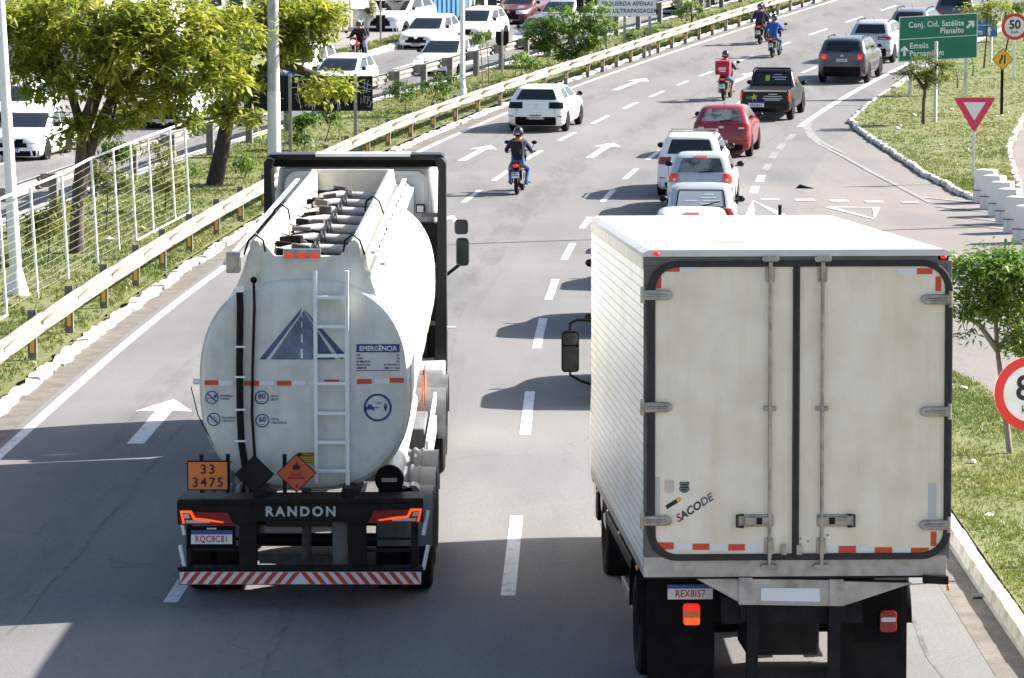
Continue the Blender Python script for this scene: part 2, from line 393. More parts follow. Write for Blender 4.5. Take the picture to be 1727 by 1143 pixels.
# ---------------- kerbs: every stone is a piece
rng = random.Random(5)
def stone_mesh(name, L, W, H_, seed, mat, rough=.03):
    r = random.Random(seed); mb = MB()
    pr = [(-W/2, -.06), (W/2, -.06), (W/2-.01, H_*.7), (W/2-.05, H_), (-W/2+.03, H_)]
    rings = [[(p[0]+r.uniform(-rough, rough), y+r.uniform(-rough, rough), p[1]+r.uniform(-rough, rough)*.8) for p in pr] for y in (-L/2, -L*.17, L*.17, L/2)]
    mb.loft(rings); me = mb.mesh(name, mat); return me
def kerb(name, pts, L, meshes, parent_mat, seed, gap=.03, jit=.03, h0=0.0):
    r = random.Random(seed)
    base = MB(); vs = []; fs = []
    for i, p in enumerate(pts):
        d = (pts[min(i+1, len(pts)-1)]-pts[max(i-1, 0)]); d.z = 0; d.normalize(); s = Vector((d.y, -d.x, 0))
        vs += [p-s*.13+Vector((0, 0, .015)), p+s*.13+Vector((0, 0, .015))]
        if i: k = 2*i; fs.append((k-2, k-1, k+1, k))
    base.add(vs, fs); b = struct(base.obj(name, parent_mat)); 
    pos = 0; total = 0; seg = 0
    d = 0.0
    cum = [0]
    for i in range(len(pts)-1): cum.append(cum[-1]+(pts[i+1]-pts[i]).length)
    s = L/2
    while s < cum[-1]-L/2:
        while seg < len(pts)-2 and cum[seg+1] < s: seg += 1
        t = (s-cum[seg])/(cum[seg+1]-cum[seg]); p = pts[seg].lerp(pts[seg+1], t); dd = pts[seg+1]-pts[seg]
        o = bpy.data.objects.new('kerb_stone', r.choice(meshes)); COL.objects.link(o); o.parent = b
        o.location = (p.x+r.uniform(-jit, jit), p.y, p.z+h0+r.uniform(-jit, jit)*.5)
        o.rotation_euler = (math.atan2(dd.z, math.hypot(dd.x, dd.y))+r.uniform(-jit, jit)*.6, r.uniform(-jit, jit)*1.5, -math.atan2(dd.x, dd.y)+r.uniform(-jit, jit))
        s += L+gap
    return b
km = [stone_mesh('kerb_stone', .96, .28, .06, k, 'kerb_paint', .03) for k in range(8)]
kerb('left_kerb', [RP(Y, -7.79) for Y in frange(27, 171, 1.0)], .96, km, 'dirt', 3, .04, .045)
km2 = [stone_mesh('kerb_stone', .98, .2, .17, 20+k, 'kerb_paint', .008) for k in range(4)]
kerb('verge_kerb', [RP(Y, 5.09) for Y in frange(14, 60, 1.0)], .98, km2, 'concrete', 4, .015, .008)
km3 = [stone_mesh('kerb_stone', .5, .17, .12, 40+k, 'kerb_paint', .025) for k in range(7)]
kerb('island_kerb', [ISL[2], ISL[1], ISL[0]]+isl_near[::-1], .5, km3, 'dirt', 6, .05, .03)
kerb('island_far_kerb', [RP(126, 4.58), RP(132, 4.42), RP(140, 4.27), RP(150, 4.17), RP(165, 4.07)], 1.0, km2, 'concrete', 7, .05, .02)
kerb('ramp_kerb', [isl_r[k] for k in (4, 5, 6, 7, 8)], .5, km3, 'dirt', 8, .06, .04)
km4 = [stone_mesh('kerb_stone', 1.0, .3, .2, 60+k, 'kerb_paint', .03) for k in range(3)]
kerb('far_island_kerb', [RP(Y, -18.6) for Y in frange(96, 146, 2)]+[RP(147.2, -19.4), RP(146, -20.4)], 1.0, km4, 'concrete', 9, .03, .03)
struct(strip('left_gutter', -7.66, -7.24, frange(26, 170, 2), .003, 'dirt', n=2))
struct(strip('right_gutter', 4.6, 5.0, frange(16, 60, 2), .003, 'dirt', n=2))
# ---------------- painted markings
def mark(name, Y0, Y1, o0, o1, wd, mat='road_paint', h=.005, n=None):
    n = n or max(1, int(abs(Y1-Y0)/2)); mb = MB(); vs = []; fs = []
    for i in range(n+1):
        t = i/n; Y = Y0+(Y1-Y0)*t; o = o0+(o1-o0)*t
        vs += [RP(Y, o-wd/2, h), RP(Y, o+wd/2, h)]
        if i: k = 2*i; fs.append((k-2, k-1, k+1, k))
    mb.add(vs, fs); return struct(mb.obj(name, mat))
mark('edge_line', 20, 175, -7.05, -7.05, .16)
mark('edge_line', 111.5, 175, 3.3, 3.15, .22)
def yy(py, px=900): return at(px, py).y
l2 = [(860, 1005, 870), (878, 733, 660), (915, 587.5, 537), (943, 505.5, 471), (970, 437.7, 410), (995, 385, 366), (1026, 340, 320), (1058, 302, 284), (1095, 269, 253)]
for px, a, b in l2:
    mark('lane_dash', offset_of(at(px, a))[0], offset_of(at(px, b))[0], 0, 0, .155)
Y = offset_of(at(1095, 269))[0]+6.5
while Y < 170: mark('lane_dash', Y, Y+3.1, 0, 0, .15); Y += 6.6
l1 = [(780, 342, 320), (830, 304, 287), (885, 270, 253), (944, 237.5, 222.5), (1005, 208, 195), (1060, 183, 173), (1110, 163.5, 153), (1155, 144, 136), (1190, 128, 120)]
for Y0 in (34.9, 45.5, 55, 63, 71, 78.5): mark('lane_dash', Y0, Y0+3.3, -3.5, -3.5, .155)
for px, a, b in l1: mark('lane_dash', offset_of(at(px, a))[0], offset_of(at(px, b))[0], -3.5, -3.5, .15)
Y = offset_of(at(1190, 128))[0]+6
while Y < 170: mark('lane_dash', Y, Y+3, -3.5, -3.5, .15); Y += 6.4
def arrow(Yt, L, o, wd=.24, hw=.42, hl=1.25):
    Ye = Yt+L; pts = [(Yt, -wd/2), (Yt, wd/2), (Ye-hl, wd/2), (Ye-hl-.05, hw), (Ye, 0), (Ye-hl-.05, -hw), (Ye-hl, -wd/2)]
    mb = MB(); mb.add([RP(y, o+q, .005) for y, q in pts], [(0, 1, 2, 6), (6, 2, 4), (2, 3, 4), (6, 4, 5)]); return struct(mb.obj('lane_arrow', 'road_paint'))
arrow(46.5, 4.5, -5.35)
for px, py in ((771, 271), (980, 266), (1050, 152), (1235, 140)):
    q = offset_of(at(px, py)); arrow(q[0], 5.0, -5.3 if q[1] < -4 else (-1.75 if q[1] < 0 else 1.7))
def ground_poly(name, pix, mat='road_paint', h=.005):
    mb = MB(); mb.add([at(x, y)+Vector((0, 0, h)) for x, y in pix], [tuple(range(len(pix)-1, -1, -1))]); return struct(mb.obj(name, mat))
def ground_line(name, pix, wd, mat='road_paint', h=.005):
    P = [at(x, y) for x, y in pix]; mb = MB(); vs = []; fs = []
    for i, p in enumerate(P):
        d = P[min(i+1, len(P)-1)]-P[max(i-1, 0)]; d.z = 0; d.normalize(); s = Vector((d.y, -d.x, 0))*wd/2
        vs += [p-s+Vector((0, 0, h)), p+s+Vector((0, 0, h))]
        if i: k = 2*i; fs.append((k-2, k-1, k+1, k))
    mb.add(vs, fs); return struct(mb.obj(name, mat))
for x, y in ((1334.5, 231), (1319, 246), (1306, 262), (1295, 281), (1284, 301), (1274, 320)):
    p = offset_of(at(x, y)); mark('entry_dash', p[0]-1, p[0]+1, p[1], p[1]-.05, .22, 'faded_paint' if y < 290 else 'road_paint')
for x0, x1, y in ((1284, 1314, 336), (1341, 1374, 337), (1399, 1430, 338.5), (1459, 1489, 340), (1520, 1549, 341)):
    a, b = at(x0, y), at(x1, y); mb = MB(); mb.add([a+Vector((0, -.28, .006)), b+Vector((0, -.28, .006)), b+Vector((0, .28, .006)), a+Vector((0, .28, .006))], [(0, 1, 2, 3)]); struct(mb.obj('yield_dash', 'road_paint'))
ground_line('yield_triangle', [(1265, 362), (1270, 338), (1318, 362)], .22); ground_line('yield_triangle', [(1397, 349), (1478, 350), (1474, 369), (1397, 349)], .22)
ground_line('corner_line', [(1361, 207), (1358, 216), (1366, 230), (1382, 243), (1420, 262), (1470, 290), (1520, 316), (1570, 342)], .16, 'faded_paint')
ground_line('corner_line', [(1366, 207), (1364, 216), (1373, 229), (1388, 241), (1425, 259)], .14, 'faded_paint')
ground_line('cross_line', [(1389, 177.5), (1465, 176)], .4, 'faded_paint')
for k, (a, b) in enumerate((((1553, 332), (1662, 343)), ((1582, 348), (1675, 358)), ((1618, 365), (1690, 373)), ((1630, 379), (1700, 386)))): ground_line('sunlight_stripe', [a, b], .3, 'faded_paint')  # sunlit gaps between the block shadows, painted on as pale stripes
for o, Y0, Y1 in ((-4.9, 24, 60), (2.9, 60, 112), (4.1, 16, 50), (-2.2, 24, 34)):
    st = strip('asphalt_seam', lambda Y, o=o: o-.02+.03*math.sin(Y*1.7), lambda Y, o=o: o+.02+.03*math.sin(Y*1.7+.6), frange(Y0, Y1, .8), .003, 'old_line', n=1); struct(st)
struct(strip('edge_line', lambda Y: om(Y)-.75, lambda Y: om(Y)-.6, frange(70, 200, 3), .006, 'road_paint', n=1))
for Y0 in frange(66, 160, 8): mark('lane_dash', Y0, Y0+3, -15.7, -15.7, .14)
mark('edge_line', 60, 96, -18.2, -18.2, .14)
def oil_mat():
    mt = M('oil_stain', (.045, .044, .045), .7); N = mt.node_tree.nodes; L = mt.node_tree.links; b = N['Principled BSDF']; tc = N.new('ShaderNodeTexCoord'); mp = N.new('ShaderNodeMapping'); mp.inputs['Scale'].default_value = (1.6, .22, 1); L.new(tc.outputs['Object'], mp.inputs[0])
    n = N.new('ShaderNodeTexNoise'); n.inputs['Scale'].default_value = 1.4; n.inputs['Detail'].default_value = 8; n.inputs['Roughness'].default_value = .7; L.new(mp.outputs[0], n.inputs[0]); r = N.new('ShaderNodeMapRange'); r.inputs[1].default_value = .42; r.inputs[2].default_value = .75; r.inputs[4].default_value = .11; L.new(n.outputs[0], r.inputs[0]); L.new(r.outputs[0], b.inputs['Alpha'])
oil_mat()
for o in (-5.3, -1.75, 1.72, -14.2, -17):
    struct(strip('oil_band', lambda Y, o=o: o-.62+.12*math.sin(Y*.31+o), lambda Y, o=o: o+.6+.1*math.sin(Y*.23+2*o), frange(20, 170, 2), .0022, 'oil_stain', n=1)); struct(strip('oil_band', lambda Y, o=o: o-.36+.1*math.sin(Y*.2+o), lambda Y, o=o: o+.34+.1*math.sin(Y*.27), frange(20, 170, 2), .0036, 'oil_stain', n=1))
# ---------------- grass blades
def tufts(name, pts, hmin, hmax, seed, wd=.012):
    r = np.random.default_rng(seed); P = np.array(pts, dtype=np.float64); n = len(P); k = 3
    P = np.repeat(P, k, 0); N = len(P); a = r.uniform(0, 2*np.pi, N); hgt = r.uniform(hmin, hmax, N); ln = r.uniform(.2, .9, N)*hgt; b = r.uniform(0, 2*np.pi, N)
    P[:, 0] += r.normal(0, .03, N); P[:, 1] += r.normal(0, .03, N)
    wv = wd*r.uniform(.7, 1.6, N); dx = np.cos(a)*wv; dy = np.sin(a)*wv
    V = np.empty((N, 3, 3)); V[:, 0] = P-np.stack([dx, dy, 0*dx], 1); V[:, 1] = P+np.stack([dx, dy, 0*dx], 1); V[:, 2] = P+np.stack([np.cos(b)*ln, np.sin(b)*ln, hgt], 1)
    # dry and green patches
    t = .5+.3*np.sin(P[:, 0]*.9+1.3*np.sin(P[:, 1]*.35))+.3*np.sin(P[:, 1]*.55+P[:, 0]*.4)+r.normal(0, .25, N)
    return stuff(raw(name, V.reshape(-1, 3), np.arange(N*3).reshape(-1, 3), 'grass_blade', tint=np.clip(t, 0, 1)))
rg = np.random.default_rng(2)
def noise_keep(x, y): return .55+.45*math.sin(x*1.7+math.sin(y*1.1)*1.5)*math.sin(y*.9+x*.6) > rg.random()*.85
pts = []
for _ in range(52000):
    u = rg.random(); Y = 42+123*(1-(1-u)**.5) if rg.random() < .75 else rg.uniform(42, 165); o = rg.uniform(om(Y)+.05, -7.98); p = RP(Y, o, .10)
    if noise_keep(p.x, p.y): pts.append(p)
tufts('median_grass', pts, .025, .085, 1, .014)
pts = []
for _ in range(26000):
    Y = rg.uniform(20, 61); o = rg.uniform(5.24, verge_r(Y)); p = RP(Y, o, .11)
    if noise_keep(p.x, p.y): pts.append(p)
tufts('verge_grass', pts, .02, .065, 2, .007)
pts = []
for _ in range(42000):
    i = rg.integers(0, len(isl_rows)-1); y0, a0, b0 = isl_rows[i]; y1, a1, b1 = isl_rows[i+1]
    if rg.random() > (y1-y0)/3.0 or y0 > 165: continue
    t = rg.random(); y = y0+(y1-y0)*t; a = a0+(a1-a0)*t; b = b0+(b1-b0)*t; x = a+.08+(b-a-.16)*rg.random(); 
    if noise_keep(x, y): pts.append((x, y, zr(y)+.11))
tufts('island_grass', pts, .02, .07, 3, .014)
pts = [tuple(RP(rg.uniform(96, 145.5), rg.uniform(-20.2, -18.7), .1)) for _ in range(3500)]
tufts('far_island_grass', pts, .05, .16, 4, .022)
# ================================================================== trucks
def rrect(x0, x1, z0, z1, r, n=8, corners=(1, 1, 1, 1)):       # corner order: BL BR TR TL
    pts = []
    for (cx, cz, a), on in zip(((x0+r, z0+r, 180), (x1-r, z0+r, 270), (x1-r, z1-r, 0), (x0+r, z1-r, 90)), corners):
        if on: pts += [(cx+r*math.cos(R(a+90*k/n)), cz+r*math.sin(R(a+90*k/n))) for k in range(n+1)]
        else:
            q = {180: (x0, z0), 270: (x1, z0), 0: (x1, z1), 90: (x0, z1)}[a]; pts.append(q)
    return pts
def band(mb, outer, inner, y0, y1):
    n = len(outer); vs = [(p[0], y, p[1]) for y in (y0, y1) for P in (outer, inner) for p in P]; fs = []
    for i in range(n):
        j = (i+1) % n; fs += [(i, j, n+j, n+i), (2*n+i, 3*n+i, 3*n+j, 2*n+j), (i, 2*n+i, 2*n+j, j), (n+i, n+j, 3*n+j, 3*n+i)]
    return mb.add(vs, fs)
def tyre_profile(r, wd): return [(-wd*.36, r*.56), (-wd*.5, r*.66), (-wd*.5, r*.88), (-wd*.42, r*.97), (-wd*.2, r), (wd*.2, r), (wd*.42, r*.97), (wd*.5, r*.88), (wd*.5, r*.66), (wd*.36, r*.56)]
WHEELS = {}
def wheel(parent, x, y, z, r, wd, rim='rim', side=1, n=26):
    key = (r, wd, rim)
    if key not in WHEELS:
        mb = MB(); pr = tyre_profile(r, wd)
        mb.loft([[(p[0], p[1]*math.cos(2*math.pi*k/n), p[1]*math.sin(2*math.pi*k/n)) for p in pr] for k in range(n)]+[[(p[0], p[1], 0) for p in pr]], cap=False)
        t = mb.mesh('wheel', 'rubber', 40); mb = MB(); q = wd*.3
        pr = [(q, r*.58), (q*.9, r*.52), (q*.35, r*.47), (q*.25, r*.25), (q*.6, r*.2), (q*.7, .001)]
        mb.loft([[(p[0], p[1]*math.cos(2*math.pi*k/n), p[1]*math.sin(2*math.pi*k/n)) for p in pr] for k in range(n)]+[[(p[0], p[1], 0) for p in pr]], cap=False, closed=False)
        for k in range(5):
            a = 2*math.pi*k/5; mb.obox((q*.62, math.cos(a)*r*.36, math.sin(a)*r*.36), (q*.4, r*.13, r*.42), (a-math.pi/2, 0, 0))
        WHEELS[key] = (t, mb.mesh('rim', rim, 30))
    t, m = WHEELS[key]
    o = bpy.data.objects.new('wheel', t); COL.objects.link(o); o.parent = parent; o.location = (x, y, z)
    if side < 0: o.rotation_euler = (0, 0, math.pi)
    i = bpy.data.objects.new('rim', m); COL.objects.link(i); i.parent = o
    return o
def plate(parent, x, z, y, wd, body, col='plate_red', ydir=-1, hgt=None):
    h = hgt or wd*.325
    p = MB().box(x-wd/2, x+wd/2, y-.006, y+.006, z-h/2, z+h/2).obj('number_plate', 'plate_white', parent)
    MB().box(x-wd/2, x+wd/2, y+ydir*.009-.002, y+ydir*.009+.002, z+h*.24, z+h/2).obj('plate_band', 'plate_blue', p)
    if body:
        text('plate_number', body, h*.5, col, p, (x, y+ydir*.0085, z-h*.13), bold=.02, sx=.78 if wd < .5 else .9, spacing=1.08, rot=(math.pi/2, 0, 0) if ydir < 0 else (math.pi/2, 0, math.pi))
    else:
        mb = MB(); r = random.Random(int(x*1000+z*777+y*99))
        for k in range(7):
            cx = x+(k-3)*wd*.115; mb.box(cx-wd*.04, cx+wd*.01, y+ydir*.009-.002, y+ydir*.009+.002, z-h*.38, z+h*.1)
            if r.random() < .7: mb.box(cx-wd*.04, cx+wd*.035, y+ydir*.01-.002, y+ydir*.01+.002, z-h*.2, z-h*.1)
        mb.obj('plate_number', 'ink', p)
    return p
# ---------------- box truck
M('door_cream', (.88, .79, .64), .42, c2=(.8, .67, .49), ns=1.6, lo=.45, hi=.7, stretch=(2.4, 1, .3), c3=(.55, .42, .27), ns3=2.6, amt3=.34, bump=.12, bs=30)
M('frame_dark', (.16, .145, .13), .5, .4, c2=(.085, .075, .066), ns=3, lo=.45, hi=.7)
M('frame_steel', (.4, .38, .35), .42, .55, c2=(.22, .19, .16), ns=3, lo=.45, hi=.7, c3=(.55, .54, .52), ns3=8, amt3=.6)
M('box_roof', (.66, .65, .62), .55, c2=(.42, .36, .25), ns=.8, lo=.52, hi=.75)
def side_mat():
    mt = M('embossed_aluminium', (.92, .91, .88), .35, .15, c2=(.82, .78, .7), ns=1.1, lo=.45, hi=.7); N = mt.node_tree.nodes; L = mt.node_tree.links; b = N['Principled BSDF']
    tc = N.new('ShaderNodeTexCoord'); sp = N.new('ShaderNodeSeparateXYZ'); cb = N.new('ShaderNodeCombineXYZ'); L.new(tc.outputs['Object'], sp.inputs[0])
    L.new(sp.outputs[1], cb.inputs[0]); L.new(sp.outputs[2], cb.inputs[1]); br = N.new('ShaderNodeTexBrick'); L.new(cb.outputs[0], br.inputs[0])
    br.inputs['Scale'].default_value = 1; br.inputs['Brick Width'].default_value = .2; br.inputs['Row Height'].default_value = .085; br.inputs['Mortar Size'].default_value = .007; br.inputs['Mortar Smooth'].default_value = .4
    br.inputs['Color1'].default_value = (1, 1, 1, 1); br.inputs['Color2'].default_value = (.8, .8, .8, 1); br.inputs['Mortar'].default_value = (0, 0, 0, 1)
    bp = N.new('ShaderNodeBump'); bp.inputs['Strength'].default_value = .9; bp.inputs['Distance'].default_value = .012; L.new(br.outputs[0], bp.inputs['Height']); L.new(bp.outputs[0], b.inputs['Normal'])
    cr = b.inputs['Base Color'].links[0].from_socket; mx = N.new('ShaderNodeMix'); mx.data_type = 'RGBA'; mx.blend_type = 'MULTIPLY'; mx.inputs[0].default_value = .6; L.new(cr, mx.inputs[6]); L.new(br.outputs[0], mx.inputs[7]); L.new(mx.outputs[2], b.inputs['Base Color'])
side_mat()
BT = thing('box_truck', 'cream white box truck seen from behind with twin rear doors and stickers', 'truck', (on_y(1345, 700, 29.3).x, 29.3, zr(29.3)-.0), (R(-2.5), 0, R(2.1)))
def bp(px, py, y=0.0): return local_plane(BT, px, py, y)
hw = 1.325; zt = bp(1349, 426)[1]; zb = bp(1340, 972)[1]; BL = 7.6
MB().box(-hw, -hw+.03, .02, BL, zb+.02, zt-.03).obj('side_wall', 'embossed_aluminium', BT)['label'] = 'embossed aluminium left side wall'
MB().box(hw-.03, hw, .02, BL, zb+.02, zt-.03).obj('side_wall', 'embossed_aluminium', BT)
MB().box(-hw+.03, hw-.03, BL-.03, BL, zb, zt-.03).obj('front_wall', 'white_metal', BT)
MB().box(-hw+.03, hw-.03, .02, BL-.03, zb-.02, zb+.05).obj('floor', 'dark_steel', BT)
MB().prism([(-hw-.012, zt-.03), (hw+.012, zt-.03), (hw+.012, zt), (hw-.05, zt+.028), (-hw+.05, zt+.028), (-hw-.012, zt)], 'y', -.01, BL+.01).obj('roof', 'box_roof', BT)
for k in range(1, 6): MB().box(-hw+.06, hw-.06, BL*k/6-.025, BL*k/6+.025, zt+.026, zt+.034).obj('roof_seam', 'box_roof', BT)
MB().box(-hw-.006, -hw, .02, BL, zt-.13, zt-.035).obj('top_rail', 'frame_steel', BT); MB().box(-hw-.006, -hw, .02, BL, zb+.02, zb+.1).obj('bottom_rail', 'frame_steel', BT)
gx0, gz1 = bp(1093, 441); gx1, gz0 = bp(1602, 941)
# rear frame: a steel ring round the doors
outer = [(-hw, zb), (hw, zb), (hw, zt-.03), (-hw, zt-.03)]
MB().box(-hw, hw, 0, .05, zb, gz0+.028).obj('rear_sill', 'frame_steel', BT, bevel=.006); fr = MB(); fr.box(-hw, hw, 0, .05, zt-.11, zt-.03); fr.box(-hw, gx0+.05, 0, .05, gz0+.03, zt-.11); fr.box(gx1-.05, hw, 0, .05, gz0+.03, zt-.11)
for sx in (-1, 1):
    for zz, s2 in ((gz1, 1), (gz0, -1)):
        xc = gx0 if sx < 0 else gx1
        fr.prism([(xc-sx*-.0, zz), (xc-sx*.3, zz), (xc, zz-s2*.3)][::1], 'y', .004, .046)
fr.obj('rear_frame', 'frame_dark', BT, bevel=.006)
xm = bp(1342, 690)[0]
dl = MB().prism(rrect(gx0+.03, xm-.008, gz0+.03, gz1-.03, .2, corners=(1, 0, 0, 1)), 'y', -.014, .03).obj('left_door', 'door_cream', BT, bevel=.004)
dr = MB().prism(rrect(xm+.008, gx1-.03, gz0+.03, gz1-.03, .2, corners=(0, 1, 1, 0)), 'y', -.014, .03).obj('right_door', 'door_cream', BT, bevel=.004)
mb = MB(); band(mb, rrect(gx0-.005, gx1+.005, gz0-.005, gz1+.005, .26), rrect(gx0+.062, gx1-.062, gz0+.052, gz1-.048, .2), -.04, .02); mb.obj('door_seal', 'gasket', BT, bevel=.012)
MB().box(xm-.03, xm+.03, -.042, -.004, gz0+.05, gz1-.045).obj('center_seal', 'gasket', BT, bevel=.012)
for px in (1298, 1386):
    x = bp(px, 600)[0]; za, zc = bp(px, 432)[1], bp(px, 962)[1]
    rod = MB().cyl((x, -.045, zc+.06), (x, -.045, za-.05), .0155, n=12).obj('locking_bar', 'steel', BT, 40)
    for py, hh, ww in ((436, .05, .15), (955, .05, .15)):
        xx, z = bp(px, py); MB().prism(rrect(x-ww/2, x+ww/2, z-hh/2, z+hh/2, .02, 4), 'y', -.055, -.004).obj('keeper', 'steel', rod, bevel=.006)
    for py in (456, 925):
        z = bp(px, py)[1]; MB().prism(rrect(x-.042, x+.042, z-.1, z+.1, .02, 4), 'y', -.034, -.013).obj('bar_bracket', 'steel', rod, bevel=.008); MB().box(x-.018, x+.018, -.068, -.03, z-.08, z+.08).obj('cam_cover', 'steel', rod, bevel=.008)
    z = bp(px, 688)[1]; MB().box(x-.055, x+.055, -.05, -.013, z-.018, z+.018).obj('bar_guide', 'steel', rod, bevel=.006)
    s = -1 if px < 1340 else 1
    z = bp(px, 877)[1]; lock = MB().prism(rrect(min(x-s*.04, x+s*.27), max(x-s*.04, x+s*.27), z-.055, z+.055, .02, 4), 'y', -.03, -.013).obj('door_handle', 'steel', BT, bevel=.005)
    MB().box(min(x-s*.03, x+s*.22), max(x-s*.03, x+s*.22), -.055, -.03, z-.04, z+.035).obj('handle_lever', 'steel', lock, bevel=.008)
    MB().box(x+s*.09-.025, x+s*.09+.025, -.062, -.05, z-.028, z+.028).obj('latch', 'dark_steel', lock); xe = x+s*.285
    MB().tube([(xe-s*.06, -.05, z+.052), (xe, -.05, z+.05), (xe, -.05, z-.05), (xe-s*.06, -.05, z-.052)], .012, 8).obj('grip', 'gasket', lock, 40)
for py in (497, 686, 877):
    for s in (-1, 1):
        x, z = bp(1083 if s < 0 else 1606, py if s < 0 else py+7); x = -s*0+ (-hw+.0 if s < 0 else hw)
        pts = [(x, z-.045), (x-s*.17, z-.045)]+[(x-s*(.19+.06*math.sin(R(a))), z-.045*math.cos(R(a))) for a in range(0, 181, 30)]+[(x-s*.17, z+.045), (x, z+.045)]
        h = MB().prism(pts if s < 0 else pts[::-1], 'y', -.052, -.013).obj('hinge', 'steel', BT, bevel=.01)
        MB().cyl((x-s*.02, -.05, z), (x-s*.2, -.058, z), .016, .01, 10).obj('hinge_rib', 'steel', h, 40); MB().cyl((x+s*.012, -.03, z-.07), (x+s*.012, -.03, z+.07), .02, n=10).obj('hinge_pin', 'steel', h, 40)
def strips(root, fn, y, items, parent):
    for (x0, x1, y0, y1, c) in items:
        a = fn(x0, y1); b = fn(x1, y0); MB().box(a[0], b[0], y-.003, y, a[1], b[1]).obj('reflective_strip', 'refl_red' if c else 'refl_white', parent)
strips(BT, bp, -.0142, [(1113, 1146, 448, 458, 1), (1146, 1176, 448, 458, 0), (1105, 1115, 462, 486, 1), (1514, 1546, 452, 462, 0), (1546, 1572, 452, 462, 1), (1577, 1587, 466, 491, 1),
    (1098, 1106, 887, 910, 1), (1108, 1136, 914, 926, 1), (1138, 1166, 915, 926, 0), (1168, 1196, 916, 927, 1), (1198, 1226, 917, 928, 0), (1228, 1256, 917, 928, 1), (1258, 1280, 918, 929, 0),
    (1395, 1413, 920, 931, 0), (1414, 1443, 920, 932, 1), (1445, 1473, 921, 932, 0), (1475, 1504, 922, 933, 1), (1506, 1534, 923, 934, 0), (1536, 1566, 923, 934, 1), (1569, 1579, 896, 920, 1)], BT)
a = bp(1100, 866); b = bp(1113, 804); MB().box(a[0], b[0], -.018, -.0142, a[1], b[1]).obj('patch_plate', 'plate_grey', dl)
a = bp(1565, 872); b = bp(1579, 814); MB().box(a[0], b[0], -.018, -.0142, a[1], b[1]).obj('patch_plate', 'plate_grey', dr)
for px, py in ((1107, 428), (1591, 433)):
    x, z = bp(px, py); l = MB().ell((x, -.012, z), (.03, .018, .018)).obj('marker_lamp', 'red_lit', BT, 60); MB().box(x-.045, x+.045, -.004, 0, z-.026, z+.026).obj('lamp_base', 'black', l)
# stickers
def shield(px, py, wd, h, mat, nm):
    x, z = bp(px, py); pts = [(-.5, .36), (-.3, .5), (-.1, .42), (0, .5), (.1, .42), (.3, .5), (.5, .36), (.4, .15), (.5, -.2), (.3, -.42), (0, -.5), (-.3, -.42), (-.5, -.2), (-.4, .15)]
    return MB().prism([(x+p[0]*wd, z+p[1]*h) for p in pts], 'y', -.0165, -.0142).obj(nm, mat, dl)
M('sticker_ghost', (.6, .52, .42), .6); shield(1129, 820, .095, .125, 'sticker_ghost', 'sticker'); sh = shield(1154, 821, .095, .105, 'plastic_grey', 'sticker')
for dz, ww in ((.022, .05), (-.002, .062), (-.024, .05)): x, z = bp(1154, 821); MB().box(x-ww/2, x+ww/2, -.018, -.0166, z+dz-.005, z+dz+.005).obj('sticker_print', 'ink', sh)
x, z = bp(1170, 857)
text('sticker_lettering', 'S', .068, 'ink_red', dl, (x-.134, -.0165, z-.087), bold=.035, shear=.25, tilt=R(-33)); text('sticker_lettering', 'ACO', .068, 'ink', dl, (x-.03, -.0165, z-.02), bold=.035, shear=.25, tilt=R(-33)); text('sticker_lettering', 'DE', .068, 'plastic_grey', dl, (x+.107, -.0165, z+.07), bold=.035, shear=.25, tilt=R(-33))
x, z = bp(1135, 848); MB().obox((x, -.0155, z), (.14, .002, .035), (0, R(-32), 0)).obj('sticker', 'ink', dl); MB().obox((x+.05, -.0157, z+.03), (.04, .002, .03), (0, R(-32), 0)).obj('sticker', 'sign_yellow', dl)
for px, py in ((1350, 908), (1362, 912), (1396, 902)):
    x, z = bp(px, py); MB().cyl((x, -.02, z), (x, -.012, z), .012, n=10).obj('bolt', 'steel', dr)
for px in (1321, 1347): x, z = bp(px, 925); MB().box(x-.025, x+.025, -.05, -.014, z-.05, z+.04).obj('door_hook', 'steel', BT, bevel=.006)
# lower structure
def poly_at(pix, y0, y1, name, mat, parent=BT, bevel=.004): return MB().prism([bp(*q, y0) for q in pix], 'y', y0, y1).obj(name, mat, parent, bevel=bevel)
poly_at([(1255, 1020), (1255, 976), (1170, 974)][::-1], .03, .06, 'gusset', 'frame_steel'); poly_at([(1422, 1022), (1422, 980), (1540, 983)], .03, .06, 'gusset', 'frame_steel')
poly_at([(1268, 1020), (1400, 1022), (1400, 978), (1268, 976)], .03, .1, 'rear_crossmember', 'frame_steel'); poly_at([(1283, 1013), (1383, 1015), (1383, 992), (1283, 991)], .018, .03, 'blank_plate', 'refl_white')
poly_at([(1246, 1020), (1269, 1020), (1269, 974), (1246, 974)], .0, .12, 'post', 'frame_steel'); poly_at([(1399, 1022), (1423, 1022), (1423, 977), (1399, 977)], .0, .12, 'post', 'frame_steel')
poly_at([(1558, 984), (1600, 986), (1600, 972), (1558, 970)], -.05, .03, 'rubber_buffer', 'rubber'); x, z = bp(1598, 990); MB().ell((x, -.03, z), (.016, .016, .03)).obj('side_lamp', 'amber_lens', BT, 60)
for s in (-1, 1): MB().box(s*.42-.04, s*.42+.04, .12, 9.2, .82, 1.08).obj('chassis_rail', 'dark_steel', BT)
for s in (-1, 1): MB().box(s*.36-.05, s*.36+.05, .1, .2, .05, 1.1).obj('underrun_bracket', 'dark_steel', BT)
MB().box(-.62, .62, .22, .3, .78, 1.02).obj('underrun_bar', 'dark_steel', BT)
for k in range(4): MB().box(-1.2, 1.2, .9+k*1.6, 1.0+k*1.6, 1.08, zb).obj('cross_bearer', 'dark_steel', BT)
for s in (-1, 1): MB().box(s*.88-.31, s*.88+.3, 1.3, 1.32, .07, 1.0).obj('mud_flap', 'rubber', BT)
